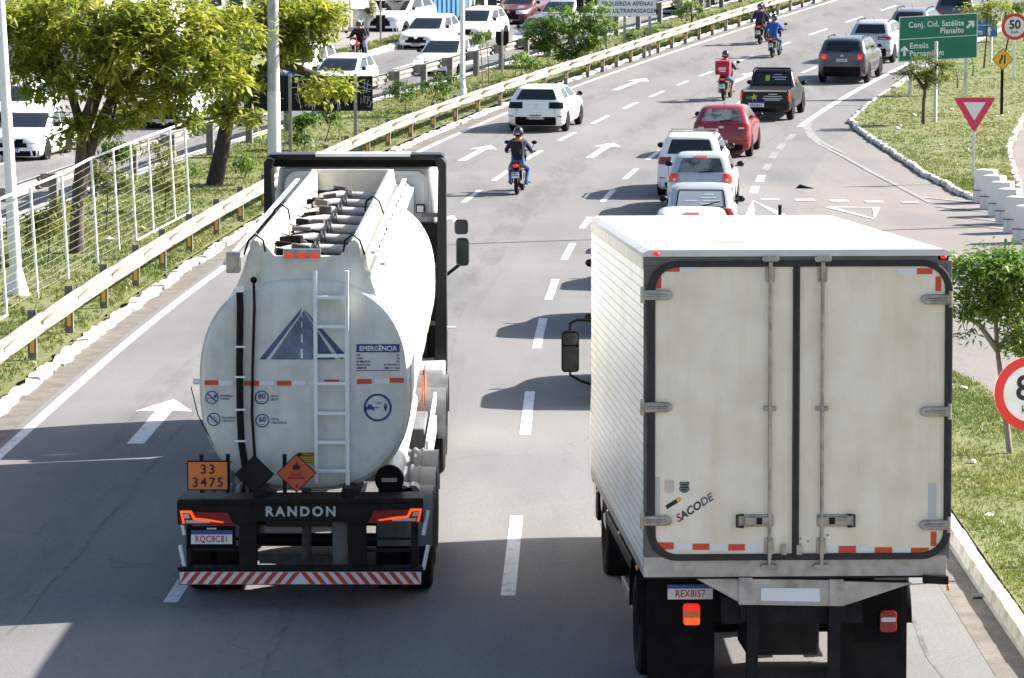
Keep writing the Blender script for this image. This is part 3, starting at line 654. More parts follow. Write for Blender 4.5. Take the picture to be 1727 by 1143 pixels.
x, z = bp(1164, 998, .5); plate(BT, x, z, .5, .4, 'REX8I57'); MB().box(x-.3, x+.3, .51, .53, z-.28, z+.2).obj('lamp_board', 'black', BT)
x, z = bp(1166, 1035, .5); lamp = MB().prism(rrect(x-.075, x+.075, z-.095, z+.095, .03, 4), 'y', .45, .51).obj('tail_lamp', 'red_lit', BT, bevel=.01); MB().prism(rrect(x-.07, x+.07, z-.025, z+.03, .012, 3), 'y', .443, .452).obj('indicator_lens', 'amber_lens', lamp); MB().prism(rrect(x-.07, x+.07, z-.09, z-.03, .012, 3), 'y', .443, .452).obj('lit_lens', 'orange_lit', lamp)
x, z = bp(1497, 1047, .5); lamp = MB().prism(rrect(x-.075, x+.075, z-.095, z+.095, .03, 4), 'y', .45, .51).obj('tail_lamp', 'red_lens', BT, bevel=.01); MB().prism(rrect(x-.065, x+.065, z+.0, z+.04, .012, 3), 'y', .443, .452).obj('reversing_lens', 'clear_lens', lamp); MB().box(x-.3, x+.12, .52, .54, z-.2, z+.3).obj('lamp_board', 'black', BT)
for s in (-1, 1):
    for dx in (.78, 1.1): wheel(BT, s*dx, 2.1, .5, .5, .27, 'rim_dark', s)
    wheel(BT, s*1.05, 7.55, .64, .5, .28, 'rim', s)
    MB().grid(lambda u, v, s=s: (s*(.62+.64*v), 2.1-math.cos(math.pi*(.04+.92*u))*.6, .5+math.sin(math.pi*(.04+.92*u))*.58), 12, 1).obj('mudguard', 'rubber', BT, 60)
MB().box(-.33, .33, .9, 1.7, .38, .82).obj('dark_filler_box', 'dark_steel', BT, bevel=.03); MB().cyl((-.8, 2.1, .5), (.8, 2.1, .5), .1).obj('rear_axle', 'dark_steel', BT, 40); MB().ell((0, 2.1, .5), (.2, .2, .2)).obj('differential', 'dark_steel', BT, 60); MB().cyl((-1, 7.55, .62), (1, 7.55, .62), .06).obj('front_axle', 'dark_steel', BT, 40)  # the box is a dark filler added to hide sunlit ground under the chassis
for zz, ya, yb, mm in ((.5, 2.9, 4.3, 'frame_steel'), (.85, 3.0, 6.6, 'dark_steel')):
    for s in (-1, 1): MB().box(s*1.2-.02, s*1.2+.02, ya, yb, zz, zz+.12).obj('side_guard', mm, BT, bevel=.01)
MB().cyl((-.85, 4.0, .8), (-.85, 5.6, .8), .3, n=20).obj('fuel_tank', 'plastic_grey', BT, 40); MB().box(.6, 1.15, 4.1, 5.3, .5, 1.0).obj('battery_box', 'dark_steel', BT, bevel=.02)
for yy_ in (.6, 2.9, 4.6, 6.3): MB().ell((-hw-.012, yy_, zb+.0), (.014, .045, .022)).obj('side_lamp', 'amber_lens', BT, 60)
# cab
rings = []
for z, y0, y1, w_ in ((.55, 7.0, 9.25, 1.16), (.9, 6.95, 9.32, 1.2), (1.7, 6.95, 9.32, 1.2), (2.3, 6.95, 9.12, 1.19), (2.85, 7.0, 8.9, 1.12), (2.98, 7.1, 8.7, 1.0)):
    rings.append([(p[0], p[1]+.75, z) for p in rrect(-w_, w_, y0, y1, .16, 5)])
MB().loft(rings).obj('cab', 'paint_white', BT, 40)
for s in (-1, 1):
    MB().add([(s*1.205, 8.2, 1.75), (s*1.205, 9.7, 1.75), (s*1.17, 9.5, 2.4), (s*1.175, 8.2, 2.4)], [(0, 1, 2, 3)]).obj('cab_window', 'glass', BT)
MB().box(-1.1, 1.1, 10.05, 10.09, 1.7, 2.5).obj('windscreen', 'glass', BT)
MB().box(-1.23, -1.19, 8.0, 8.35, .7, 1.35).obj('cab_step', 'black', BT); x, z = bp(984, 806, 8.0); MB().ell((-1.27, 7.9, z), (.03, .03, .04)).obj('side_lamp', 'amber_lens', BT, 60)
for s in (-1, 1):
    x, z = bp(962, 593, 9.4); x = abs(x)*s
    m = MB().prism(rrect(x-.1, x+.1, z-.235, z+.235, .04, 4), 'y', 9.4, 9.5).obj('mirror', 'black', BT, bevel=.015)
    MB().prism(rrect(x-.085, x+.085, z-.215, z+.06, .03, 4), 'y', 9.392, 9.399).obj('mirror_glass', 'glass', m); MB().prism(rrect(x-.085, x+.085, z+.08, z+.215, .03, 4), 'y', 9.392, 9.399).obj('wide_glass', 'glass', m)
    MB().tube([(x, 9.46, z+.22), (x, 9.46, z+.32), (x-s*.08, 9.46, z+.36), (x-s*.5, 9.46, z+.34)], .016).obj('mirror_arm', 'black', m, 40); MB().tube([(x, 9.46, z-.22), (x+s*0, 9.46, z-.27), (x-s*.12, 9.46, z-.34), (x-s*.5, 9.46, z-.46)], .016).obj('mirror_arm', 'black', m, 40)
x, z = bp(1326, 360, 7.6); MB().cyl((x, 8.2, zt-.4), (x, 8.2, zt+.12), .02).obj('antenna', 'black', BT)
# ---------------- tanker semi-trailer
M('tank_paint', (.70, .70, .65), .3, c2=(.58, .57, .51), ns=1.8, lo=.42, hi=.68, stretch=(1.6, 1.2, .25), c3=(.3, .28, .24), ns3=5, amt3=.3, coat=.25)
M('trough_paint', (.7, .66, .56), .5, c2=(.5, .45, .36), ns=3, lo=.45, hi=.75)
M('pipe_white', (.5, .49, .47), .45, c2=(.3, .29, .27), ns=7)
M('grime', (.06, .058, .055), .7, c2=(.13, .125, .12), ns=6)
YT = 34.5
TK = thing('tanker_trailer', 'white fuel tanker semi-trailer with rear ladder, orange hazard panels and striped bumper', 'trailer', (-2.13, YT, zr(YT)))
def tp(px, py, y=.45): return local_plane(TK, px, py, y)
yr_, yf_ = .45, 11.45
ztop = tp(512, 470)[1]; zbot = tp(512, 828)[1]; zc = (ztop+zbot)/2; hh = (ztop-zbot)/2; hwk = 1.085
def sect(k, n=56, e=2.5):
    t = 2*math.pi*k/n; c, s_ = math.cos(t), math.sin(t)
    return math.copysign(abs(c)**(2/e), c), math.copysign(abs(s_)**(2/e), s_)
def tring(y, sc): return [(sect(k)[0]*hwk*sc, y, zc+sect(k)[1]*hh*sc) for k in range(56)]
MB().loft([tring(yr_, .9), tring(yr_, .93), tring(yr_+.012, .965), tring(yr_+.04, .988), tring(yr_+.1, 1.0), tring(yf_-.1, 1.0), tring(yf_-.03, .985), tring(yf_, .93), tring(yf_, .9)]).obj('tank', 'tank_paint', TK, 25)
for y in (.55, 2.7, 4.9, 7.1, 9.3, 11.2): MB().tube([(q[0]*1.002, y, zc+(q[2]-zc)*1.002) for q in tring(y, 1.0)], .012, 6, True).obj('tank_seam', 'tank_paint', TK, 60)
zs = tp(512, 690)[1]; MB().box(-1.02, 1.04, yr_-.004, yr_-.0005, zs-.003, zs+.003).obj('weld_seam', 'tank_paint', TK)
# spill trough on top
zrail = tp(437, 405)[1]
for s in (-1, 1):
    pr = [(s*.455, ztop-.06), (s*.455, zrail-.06), (s*.475, zrail-.015), (s*.515, zrail), (s*.555, zrail-.03), (s*.575, zrail-.16), (s*.72, ztop-.13), (s*.65, ztop-.2)]
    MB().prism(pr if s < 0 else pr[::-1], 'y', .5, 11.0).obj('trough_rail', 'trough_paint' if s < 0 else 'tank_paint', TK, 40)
xa = .52
MB().prism([(-.72, ztop-.22), (.75, ztop-.22), (.62, zrail-.14), (.53, zrail), (.46, zrail-.03), (.36, zrail-.17), (-.3, zrail-.17), (-.4, zrail-.05), (-.49, zrail), (-.58, zrail-.12)], 'y', .52, .6).obj('trough_end', 'tank_paint', TK, bevel=.012)
MB().prism([(-.6, ztop-.1), (.6, ztop-.1), (.55, zrail), (-.55, zrail)], 'y', 10.98, 11.04).obj('trough_end', 'trough_paint', TK, bevel=.01)
MB().grid(lambda u, v: (-.46+.92*u, .6+10.4*v, ztop+.012), 4, 6).obj('trough_floor', 'black', TK)
rj = random.Random(3)
for k in range(8):
    y = .95+k*1.25; zz = ztop+.13
    p = MB().tube([(-.34, y-.2, zz+.0), (-.26, y-.16, zz+.02), (-.08, y-.03, zz+.03), (.0, y, zz+.02), (.455, y+.02, zz)], .056, 12).obj('vapour_pipe', 'pipe_white', TK, 50)
    for q in (-.02, .02): MB().tube([(q+.03, y+.066*math.cos(a), zz+.025+.066*math.sin(a)) for a in [2*math.pi*i/12 for i in range(12)]], .011, 6, True).obj('clamp', 'grime', p, 60)
    h = MB().cyl((-.2, y+.42, ztop-.0), (-.2, y+.42, ztop+.09), .22, n=20).obj('manhole_cover', 'black', TK, 40)
    MB().obox((-.14, y+.4, ztop+.13), (.5, .1, .06), (0, R(rj.uniform(-4, 4)), R(rj.uniform(-10, 10)))).obj('hatch_arm', 'black', h, bevel=.01); MB().obox((-.22, y+.25, ztop+.11), (.2, .16, .1), (0, 0, R(rj.uniform(-15, 15)))).obj('valve', 'black', h, bevel=.02)
    MB().tube([(-.44, y+.1, ztop+.2), (-.34, y+.12, ztop+.16), (-.25, y+.2, ztop+.1), (-.1, y+.3, ztop+.12)], .007, 6).obj('cable', 'black', TK, 60)
for k in range(25):
    y = .7+k*.41; MB().obox((rj.uniform(-.36, -.12), y, ztop+.12+rj.uniform(0, .08)), (rj.uniform(.12, .26), rj.uniform(.06, .12), rj.uniform(.05, .1)), (0, R(rj.uniform(-12, 12)), R(rj.uniform(-25, 25)))).obj('valve_body', 'black' if k % 3 else 'grime', TK, bevel=.012)
    MB().tube([(rj.uniform(-.42, -.3), y, ztop+.1), (rj.uniform(-.2, -.1), y+.1, ztop+.15), (rj.uniform(-.02, .12), y+rj.uniform(.05, .25), ztop+.1)], .014, 6).obj('hose', 'black', TK, 60)
for k in range(7):
    x0 = rj.uniform(-.35, -.1); MB().tube([(x0, .62, ztop+.06), (x0-.08, .7, ztop+.15), (x0-.02+rj.uniform(-.05, .1), .85, ztop+.12), (x0+rj.uniform(0, .2), 1.0, ztop+.07)], .008, 6).obj('cable', 'black', TK, 60)
for y, s in ((.46, -1), (.46, 1), (4.4, -1), (5.6, 1)): MB().tube([(s*.4, y-.0, zrail-.12), (s*.42, y-.01, zrail+.0), (s*.5, y-.02, zrail+.06), (s*.57, y-.01, zrail+.0), (s*.62, y, zrail-.15)], .012, 6).obj('cable_loop', 'black', TK, 60)
x0, z0 = tp(478, 434, .5); x1, z1 = tp(541, 423, .5); MB().box(x0, x1, .46, .56, z0, z1+.02).obj('lamp_bracket', 'steel', TK, bevel=.008)
for px in (488, 508, 530): x, z = tp(px, 431, .46); MB().box(x-.045, x+.045, .45, .462, z-.018, z+.022).obj('brake_lamp', 'red_lit', TK)
# folded walkway railings
for s, x0_ in ((-1, -.72), (1, .70)):
    rl = MB(); rl.bar((x0_, .5, zrail-.13), (x0_, 10.95, zrail-.13), .05, .03); rl.bar((x0_+s*.1, .5, zrail-.25), (x0_+s*.1, 10.95, zrail-.25), .05, .03)
    ro = rl.obj('folded_railing', 'white_metal', TK)
    for k in range(21): MB().bar((x0_, .7+k*.49, zrail-.13), (x0_+s*.1, .85+k*.49, zrail-.25), .03, .02).obj('railing_rung', 'white_metal', ro); 
    for k in range(16): MB().obox((x0_+s*.028, .8+k*.68, zrail-.15), (.02, .05, .03)).obj('railing_bolt', 'black', ro)
MB().box(-.8, -.66, .38, .55, zrail-.33, zrail-.12).obj('railing_hinge', 'steel', TK, bevel=.01)
# ladder
ld = thing('x', 'x', 'x'); bpy.data.objects.remove(ld)
xl, xr = tp(533, 600)[0], tp(586, 600)[0]; za, zl = tp(533, 455)[1], tp(533, 812)[1]
lad = MB().box(xl-.02, xl+.02, yr_-.1, yr_-.05, zl, za).box(xr-.02, xr+.02, yr_-.1, yr_-.05, zl-.04, za).obj('ladder', 'white_metal', TK, bevel=.005)
for py in (500, 549, 598, 645, 695, 744, 792): z = tp(560, py)[1]; MB().box(xl, xr, yr_-.105, yr_-.055, z-.017, z+.017).obj('rung', 'white_metal', lad, bevel=.004)
for z in (za-.15, zl+.2): MB().box(xl-.015, xl+.015, yr_-.06, yr_, z-.02, z+.02).box(xr-.015, xr+.015, yr_-.06, yr_, z-.02, z+.02).obj('ladder_bracket', 'white_metal', lad)
# hoses down the rear
P3 = lambda px, py, y: (lambda q: (q[0], y, q[1]))(tp(px, py, y))
MB().tube([P3(404, 485, .38), P3(405, 520, .385), P3(404, 620, .385), P3(405, 700, .385), P3(407, 745, .39), P3(413, 785, .42)], .036, 10).obj('drain_hose', 'rubber', TK, 60); MB().cyl(P3(404, 492, .38), P3(404, 482, .38), .045).obj('hose_cap', 'white_metal', TK, 40)
MB().tube([P3(428, 472, .40), P3(429, 520, .41), P3(426, 620, .41), P3(425, 700, .41), P3(429, 760, .42), P3(430, 790, .45)], .014, 8).obj('thin_hose', 'rubber', TK, 60); MB().ell(P3(428, 472, .40), (.035, .03, .035)).obj('hose_fitting', 'black', TK, 60)
for py in (584, 635, 690, 743): x, z = tp(405, py, .38); MB().box(x-.06, x+.06, .342, .36, z-.009, z+.009).obj('hose_clip', 'white_metal', TK)
# decals
DY = yr_-.003
def dpoly(pix, nm, mat, par, dy=0.0): return MB().prism([tp(*q) for q in pix], 'y', DY-dy-.001, DY-dy+.001).obj(nm, mat, par)
M('logo_blue', (.04, .055, .16), .4, c2=(.11, .135, .26), ns=2.5); M('logo_slate', (.085, .1, .18), .4, c2=(.21, .25, .35), ns=3)
logo = dpoly([(437, 606), (449, 606), (506, 530), (509, 519)][::-1], 'road_emblem', 'logo_blue', TK)
dpoly([(456, 606), (531, 606), (531, 560), (512, 524)], 'emblem_road', 'logo_slate', logo); dpoly([(533, 606), (566, 606), (513, 524), (531, 558)], 'emblem_road', 'logo_blue', logo); dpoly([(575, 606), (585, 600), (512, 520), (516, 527)][::1], 'emblem_edge', 'logo_blue', logo)
for a, b, ww in ((604, 588, 4), (577, 563, 3), (552, 542, 2), (535, 528, 1.2)): dpoly([(509-ww/2, a), (509+ww/2, a), (509+ww/2-.4, b), (509-ww/2+.4, b)], 'emblem_dash', 'sign_white', logo, .002)
strips(TK, tp, DY, [(345, 368.5, 641, 649, 1), (368.5, 393, 641, 650, 0), (412, 437, 642, 650, 1), (437, 462, 642, 650, 0), (467, 492, 642, 650, 1), (492, 516, 642, 650, 0), (522, 546, 641, 649, 0), (547, 572, 640, 644, 1), (590, 602, 640, 649, 0), (602, 627, 639, 647, 1), (632, 657, 638, 647, 0), (657, 681, 637, 645, 1)], TK)
def icon(px, py, rpx, th, nm='pictogram', slash=False):
    x, z = tp(px, py); r_ = rpx/165; o = MB().ring((x, z), r_-th, r_, DY-.001, DY+.001).obj(nm, 'ink_blue', TK)
    if slash: MB().obox((x, DY-.001, z), (r_*1.85, .002, th*1.2), (0, R(42), 0)).obj('slash', 'ink_blue', o)
    return o, x, z
o, x, z = icon(357.5, 670, 11.5, .011, slash=True); MB().box(x-.05, x+.03, DY-.0006, DY+.001, z-.012, z-.004).box(x+.02, x+.05, DY-.0006, DY+.001, z+.0, z+.03).obj('cigarette', 'ink_blue', o); text('lettering', 'PROIBIDO\nFUMAR', .022, 'ink', o, (x+.085, DY-.001, z), align='LEFT')
o, x, z = icon(360.5, 707, 11.5, .011, slash=True); MB().ring((x, z), .028, .034, DY-.0006, DY+.001, 4).obj('telephone', 'plastic_grey', o); text('lettering', 'PROIBIDO\nCELULAR', .022, 'ink', o, (x+.085, DY-.001, z), align='LEFT')
o, x, z = icon(441.5, 670, 12, .013); text('lettering', '80', .055, 'ink_blue', o, (x, DY-.001, z+.01), bold=.03); text('lettering', 'km/h', .016, 'ink', o, (x, DY-.001, z-.043)); text('lettering', 'PISTA\nSECA', .024, 'ink', o, (x+.09, DY-.001, z-.005), align='LEFT')
o, x, z = icon(442.5, 709, 12, .013); text('lettering', '60', .055, 'ink_blue', o, (x, DY-.001, z+.01), bold=.03); text('lettering', 'km/h', .016, 'ink', o, (x, DY-.001, z-.043)); text('lettering', 'PISTA\nMOLHADA', .024, 'ink', o, (x+.09, DY-.001, z-.005), align='LEFT')
o, x, z = icon(637, 687, 24, .023)
text('lettering', '1,5m', .026, 'ink', o, (x+.005, DY-.001, z+.05)); cr = MB().prism([(x-.1+a, z+b) for a, b in ((-.025, -.035), (-.012, -.035), (-.012, -.02), (.052, -.02), (.052, -.035), (.065, -.035), (.068, .005), (.045, .012), (.038, .032), (.003, .032), (-.005, .012), (-.028, .005))], 'y', DY-.001, DY+.001).obj('car_pictogram', 'ink_blue', o)
MB().box(x-.02, x+.02, DY-.001, DY+.001, z-.003, z+.003).prism([(x-.03, z), (x-.012, z-.012), (x-.012, z+.012)], 'y', DY-.001, DY+.001).obj('arrow', 'ink_blue', o); MB().disc((x+.08, z+.032), .012, DY-.001, DY+.001, 12).prism([(x+.062, z+.018), (x+.098, z+.018), (x+.094, z-.012), (x+.088, z-.03), (x+.082, z-.048), (x+.076, z-.03), (x+.066, z-.012)], 'y', DY-.001, DY+.001).obj('cyclist_pictogram', 'ink_blue', o)
a = tp(601, 594); b = tp(674, 580); em = MB().box(a[0], b[0], DY-.001, DY+.001, a[1], b[1]).obj('emergency_panel', 'ink_blue', TK)
text('lettering', 'EMERGÊNCIA', .05, 'sign_white', em, ((a[0]+b[0])/2, DY-.0025, (a[1]+b[1])/2-.004), bold=.03, sx=.92)
for k, (l_, r_) in enumerate((('PRF', '191'), ('SAMU', '192'), ('BOMBEIROS', '193'), ('BLUE ROAD', '84 99418-8574'), ('AMBIPAR', '0800 117 2020'))):
    z = a[1]-.03-k*.033; text('lettering', l_, .019, 'ink', em, (a[0], DY-.001, z), bold=.02, align='LEFT'); text('lettering', r_, .019, 'ink', em, (b[0], DY-.001, z), bold=.02, align='RIGHT')
MB().box(a[0], b[0], DY-.001, DY+.001, a[1]-.19, a[1]-.183).obj('panel_rule', 'ink_blue', em)
a = tp(502, 783); b = tp(532, 763); wn = MB().box(a[0], b[0], DY-.001, DY+.001, a[1], b[1]).obj('warning_label', 'sign_yellow', TK); MB().box(a[0], b[0], DY-.003, DY-.0012, b[1]-.04, b[1]).obj('label_band', 'ink', wn); text('lettering', 'ATENÇÃO', .024, 'sign_yellow', wn, ((a[0]+b[0])/2+.015, DY-.004, b[1]-.02), bold=.03, sx=.8)
for k in range(3): MB().box(a[0]+.03, b[0]-.02, DY-.003, DY-.0012, a[1]+.02+k*.022, a[1]+.026+k*.022).obj('label_line', 'ink', wn)
# hazard panels
PY = .12
a = tp(317, 826, PY); b = tp(384, 778, PY); hp = MB().box(a[0]-.006, b[0]+.006, PY, PY+.02, a[1]-.006, b[1]+.006).obj('hazard_panel', 'black', TK); MB().box(a[0]+.006, b[0]-.006, PY-.003, PY+.001, a[1]+.006, b[1]-.006).obj('panel_face', 'sign_orange', hp)
xm_ = (a[0]+b[0])/2; text('panel_number', '33', .098, 'ink', hp, (xm_, PY-.005, b[1]-.085), bold=.022, spacing=1.25); text('panel_number', '3475', .098, 'ink', hp, (xm_, PY-.005, a[1]+.075), bold=.022, spacing=1.25)
def diamond(px, py, s_, mat, nm):
    x, z = tp(px, py, PY); h_ = s_*.98; o = MB().prism([(x, z-h_), (x+s_, z), (x, z+h_), (x-s_, z)], 'y', PY, PY+.015).obj(nm, 'black', TK); f_ = .94
    MB().prism([(x, z-h_*f_), (x+s_*f_, z), (x, z+h_*f_), (x-s_*f_, z)], 'y', PY-.003, PY+.001).obj('placard_face', mat, o); return o, x, z
diamond(429, 800, .205, 'sign_back', 'blank_placard')
o, x, z = diamond(500, 798, .205, 'sign_orange_dark', 'flammable_placard')
MB().prism([(x+a*.55, z+.035+b*.55) for a, b in ((-.03, 0), (.03, 0), (.075, .04), (.07, .09), (.045, .075), (.03, .13), (.0, .2), (.005, .13), (-.03, .09), (-.045, .11), (-.075, .06), (-.065, .02))], 'y', PY-.006, PY-.002).obj('flame', 'ink', o); text('lettering', 'LÍQUIDO\nINFLAMÁVEL', .026, 'ink', o, (x, PY-.005, z-.03), sx=.85); text('lettering', '3', .045, 'ink', o, (x, PY-.005, z-.135), bold=.02)
for x_ in (-1.05, -.78, -.2): MB().box(x_-.02, x_+.02, PY+.02, PY+.06, 1.2, 1.6).obj('panel_post', 'dark_steel', TK)
# rear light bar and bumper, all on y = 0
q = lambda px, py: tp(px, py, 0)
def poly0(pix, y0, y1, nm, mat, par=TK, bevel=.005): return MB().prism([tp(*p, y0) for p in pix], 'y', y0, y1).obj(nm, mat, par, bevel=bevel)
lb = poly0([(300, 885), (420, 885), (435, 880), (575, 880), (600, 884), (714, 880), (714, 848), (298, 850)], 0, .08, 'light_bar', 'dark_steel'); poly0([(298, 851), (714, 848), (713, 840), (300, 842)], -.02, .4, 'light_bar_shelf', 'dark_steel')
x, z = q(507, 863); text('maker_lettering', 'RANDON', .098, 'plate_grey', lb, (x, -.004, z), bold=.05, spacing=1.36, thick=.004)
for s in (-1, 1):
    f_ = (lambda px: px) if s < 0 else (lambda px: 1011-px+4)
    dz = 0 if s < 0 else -7
    L_ = lambda pts, y0, y1, nm, mat, par: MB().prism([tp(f_(p[0]), p[1]+dz*(p[0] < 400)*.5, y0) for p in (pts if s < 0 else pts[::-1])], 'y', y0, y1).obj(nm, mat, par)
    tl = L_([(304, 884), (395, 886), (384, 865), (303, 862)], -.012, 0, 'tail_lamp', 'red_lens', TK)
    L_([(303, 861), (323, 861), (329, 873), (350, 875), (378, 880), (376, 882), (348, 879), (326, 877), (320, 866), (308, 865), (312, 883), (308, 883)], -.017, -.012, 'light_strip', 'orange_lit', tl); L_([(314, 882), (353, 882), (355, 879), (313, 877)], -.016, -.0122, 'reversing_lamp', 'clear_lens', tl); L_([(311, 874), (320, 874), (318, 867), (309, 867)], -.016, -.0122, 'indicator', 'clear_lens', tl)
a = q(303, 985); b = q(710, 964); bm = MB().box(a[0]-.01, b[0]+.01, .0, .12, a[1]-.01, b[1]+.01).obj('striped_bumper', 'dark_steel', TK, bevel=.01)
wd_ = b[0]-a[0]; hb = b[1]-a[1]; nst = 11; st_ = wd_/2/nst; mid = (a[0]+b[0])/2
MB().box(a[0], b[0], -.004, .0, a[1], b[1]).obj('bumper_face', 'refl_white', bm)
for k in range(nst+1):
    for s in (-1, 1):
        x0 = mid+s*(k*st_); sh_ = s*-1*hb*.9; w2 = s*st_*.5
        pts = [(x0+sh_*0, a[1]+.003), (x0+w2, a[1]+.003), (x0+w2+sh_*-1, b[1]-.003), (x0+sh_*-1, b[1]-.003)]
        pts = [(x0+s*hb*.0+w2*0, a[1]+.003)]
        bx0 = x0+s*hb*.8; pts = [(bx0, a[1]+.003), (bx0+w2, a[1]+.003), (x0+w2, b[1]-.003), (x0, b[1]-.003)]
        pts = [(min(max(p[0], a[0]), b[0]), p[1]) for p in pts]
        if abs(pts[0][0]-pts[1][0]) < .004 and abs(pts[2][0]-pts[3][0]) < .004: continue
        MB().prism(pts if s > 0 else pts[::-1], 'y', -.006, -.004).obj('bumper_stripe', 'refl_red', bm)
MB().box(a[0]-.02, b[0]+.02, -.02, .14, b[1]+.012, b[1]+.05).obj('bumper_top', 'dark_steel', TK, bevel=.01)
zl0 = b[1]+.04; zl1 = q(500, 884)[1]
for x0, x1 in ((-1.2, -1.15), (-.66, -.48), (.45, .64), (1.1, 1.17)): MB().box(x0, x1, .02, .1, zl0, zl1+.05).obj('bumper_post', 'dark_steel', TK, bevel=.008)
for zz in (.35, .62): MB().box(-1.15, -.66, .1, .14, zl0+zz*(zl1-zl0)-.01, zl0+zz*(zl1-zl0)+.015).obj('bumper_rail', 'dark_steel', TK); MB().box(.64, 1.1, .1, .14, zl0+zz*(zl1-zl0)-.01, zl0+zz*(zl1-zl0)+.015).obj('bumper_rail', 'dark_steel', TK)
x, z = q(357, 906); MB().box(x-.26, x+.24, .005, .05, z-.12, z+.11).obj('plate_holder', 'black', TK, bevel=.01); plate(TK, x, z, -.004, .42, 'RQC8C81'); MB().box(x-.05, x+.05, -.01, .0, z+.085, z+.1).obj('plate_lamp', 'clear_lens', TK)
MB().cyl((-.42, .5, .86), (.32, .5, .86), .075, n=16).obj('cross_pipe', 'grime', TK, 50); MB().cyl((.0, .5, .45), (.0, .5, 1.2), .05).obj('drop_pipe', 'grime', TK, 50); MB().box(.28, .43, .3, .5, .42, 1.0).obj('pipe_box', 'plastic_grey', TK); MB().box(-.5, .4, .6, .7, .38, .46).obj('rear_beam', 'grime', TK)
for s in (-1, 1):
    MB().box(s*.45-.06, s*.45+.06, .1, 11.5, .95, 1.25).obj('chassis_rail', 'dark_steel', TK)
    for k, zz in enumerate((.42, .78)): MB().cyl((s*1.22, .06, zz), (s*1.27, .06, zz+.25), .022).obj('side_marker_bar', 'white_metal', TK)
    for y in (1.35, 2.6, 3.85):
        for dx in (.84, 1.15): wheel(TK, s*dx, y, .5-zr(YT)+zr(YT+y), .5, .28, 'rim_dark', s)
        for y0_ in (y,):
            mg = MB()
            mg.grid(lambda u, v, s=s, y0_=y0_: (s*(.72+.58*v)+0, y0_-math.cos(math.pi*(.02+.96*u))*.585, .5+math.sin(math.pi*(.02+.96*u))*(.58+.016*(math.sin(v*2*math.pi*6)+1)*(v < .72))), 16, 36); mg.obj('mudguard', 'plastic_grey', TK, 50)
for y in (1.35, 2.6, 3.85): MB().cyl((-.8, y, .5), (.8, y, .5), .07).obj('axle', 'dark_steel', TK, 40)
MB().cyl((.86, .55, 1.28), (.86, 6.5, 1.28), .135, n=20).obj('hose_tube', 'tank_paint', TK, 40); MB().cyl((.86, .5, 1.28), (.86, .57, 1.28), .15, n=20).obj('hose_tube_cap', 'black', TK, 40); MB().box(.78, .94, .485, .5, 1.26, 1.3).obj('cap_handle', 'grey_metal', TK)
for k in range(4): MB().cyl((.95+.05*k, .7, 1.12), (.95+.05*k, .95, 1.12), .05+.02*(k % 2), n=12).obj('coupling', 'steel', TK, 40)
for s in (-1, 1):
    MB().box(s*1.13, s*1.16, 4.8, 9.0, .55, .75).obj('side_guard', 'white_metal', TK); MB().box(s*1.13, s*1.16, 4.8, 9.0, .9, 1.05).obj('side_guard', 'white_metal', TK)
    MB().box(s*.6, s*1.1, 5.4, 6.9, .5, 1.1).obj('tool_box', 'plastic_grey', TK, bevel=.02)
    for y, mt_ in ((4.7, 'sign_orange_dark'), (5.15, 'sign_back'), (5.6, 'sign_orange')): MB().obox((s*1.1, y, 1.62), (.02, .3, .3), (R(45), 0, 0)).obj('side_placard', mt_, TK)
MB().cyl((-1.17, .6, zc+.02), (-1.06, .6, zc+.02), .03).obj('side_nozzle', 'white_metal', TK)
MB().tube([P3(322, 652, .6), P3(334, 700, .55), P3(360, 750, .5), P3(390, 780, .45)], .006, 5).obj('ground_cable', 'black', TK)
MB().box(-.3, .3, 8.7, 8.9, .25, 1.0).obj('landing_gear', 'dark_steel', TK)
# ---------------- tractor unit
TR = thing('tractor_unit', 'tractor unit pulling the tanker with grey cab wall, black side deflectors and roof fairing', 'truck', (-2.15, 47.0, zr(47)))
M('cab_grey', (.62, .64, .66), .4, coat=.3)
def cp(px, py, y=0.0): return local_plane(TR, px, py, y)
ztf = cp(602, 260)[1]
rings = []
for z, y0, y1, w_ in ((.75, .3, 2.35, 1.17), (1.1, .25, 2.45, 1.2), (2.0, .25, 2.45, 1.2), (2.7, .25, 2.3, 1.19), (3.3, .28, 2.1, 1.14), (ztf-.22, .3, 1.9, 1.08), (ztf-.14, .4, 1.7, .95)):
    rings.append([(p[0], p[1], z) for p in rrect(-w_, w_, y0, y1, .15, 5)])
MB().loft(rings).obj('cab', 'cab_grey', TR, 40)
mb = MB(); band(mb, rrect(-1.0, 1.0, 1.9, ztf-.24, .2), rrect(-.93, .93, 1.97, ztf-.31, .16), .225, .26); mb.obj('rear_wall_bead', 'cab_grey', TR, bevel=.01); MB().prism(rrect(-.8, .8, 2.15, ztf-.42, .12), 'y', .235, .26).obj('rear_wall_panel', 'cab_grey', TR, bevel=.01)
MB().prism([(-1.2, ztf-.08), (1.2, ztf-.08), (1.22, ztf-.03), (1.17, ztf), (-1.17, ztf), (-1.22, ztf-.03)], 'y', -.02, .5).obj('roof_fairing', 'black_gloss', TR, bevel=.015); MB().box(-.55, .75, -.03, .35, ztf-.03, ztf+.012).obj('fairing_stripe', 'white_metal', TR)
MB().box(-1.15, 1.15, .1, .32, ztf-.18, ztf-.08).obj('fairing_support', 'black', TR)
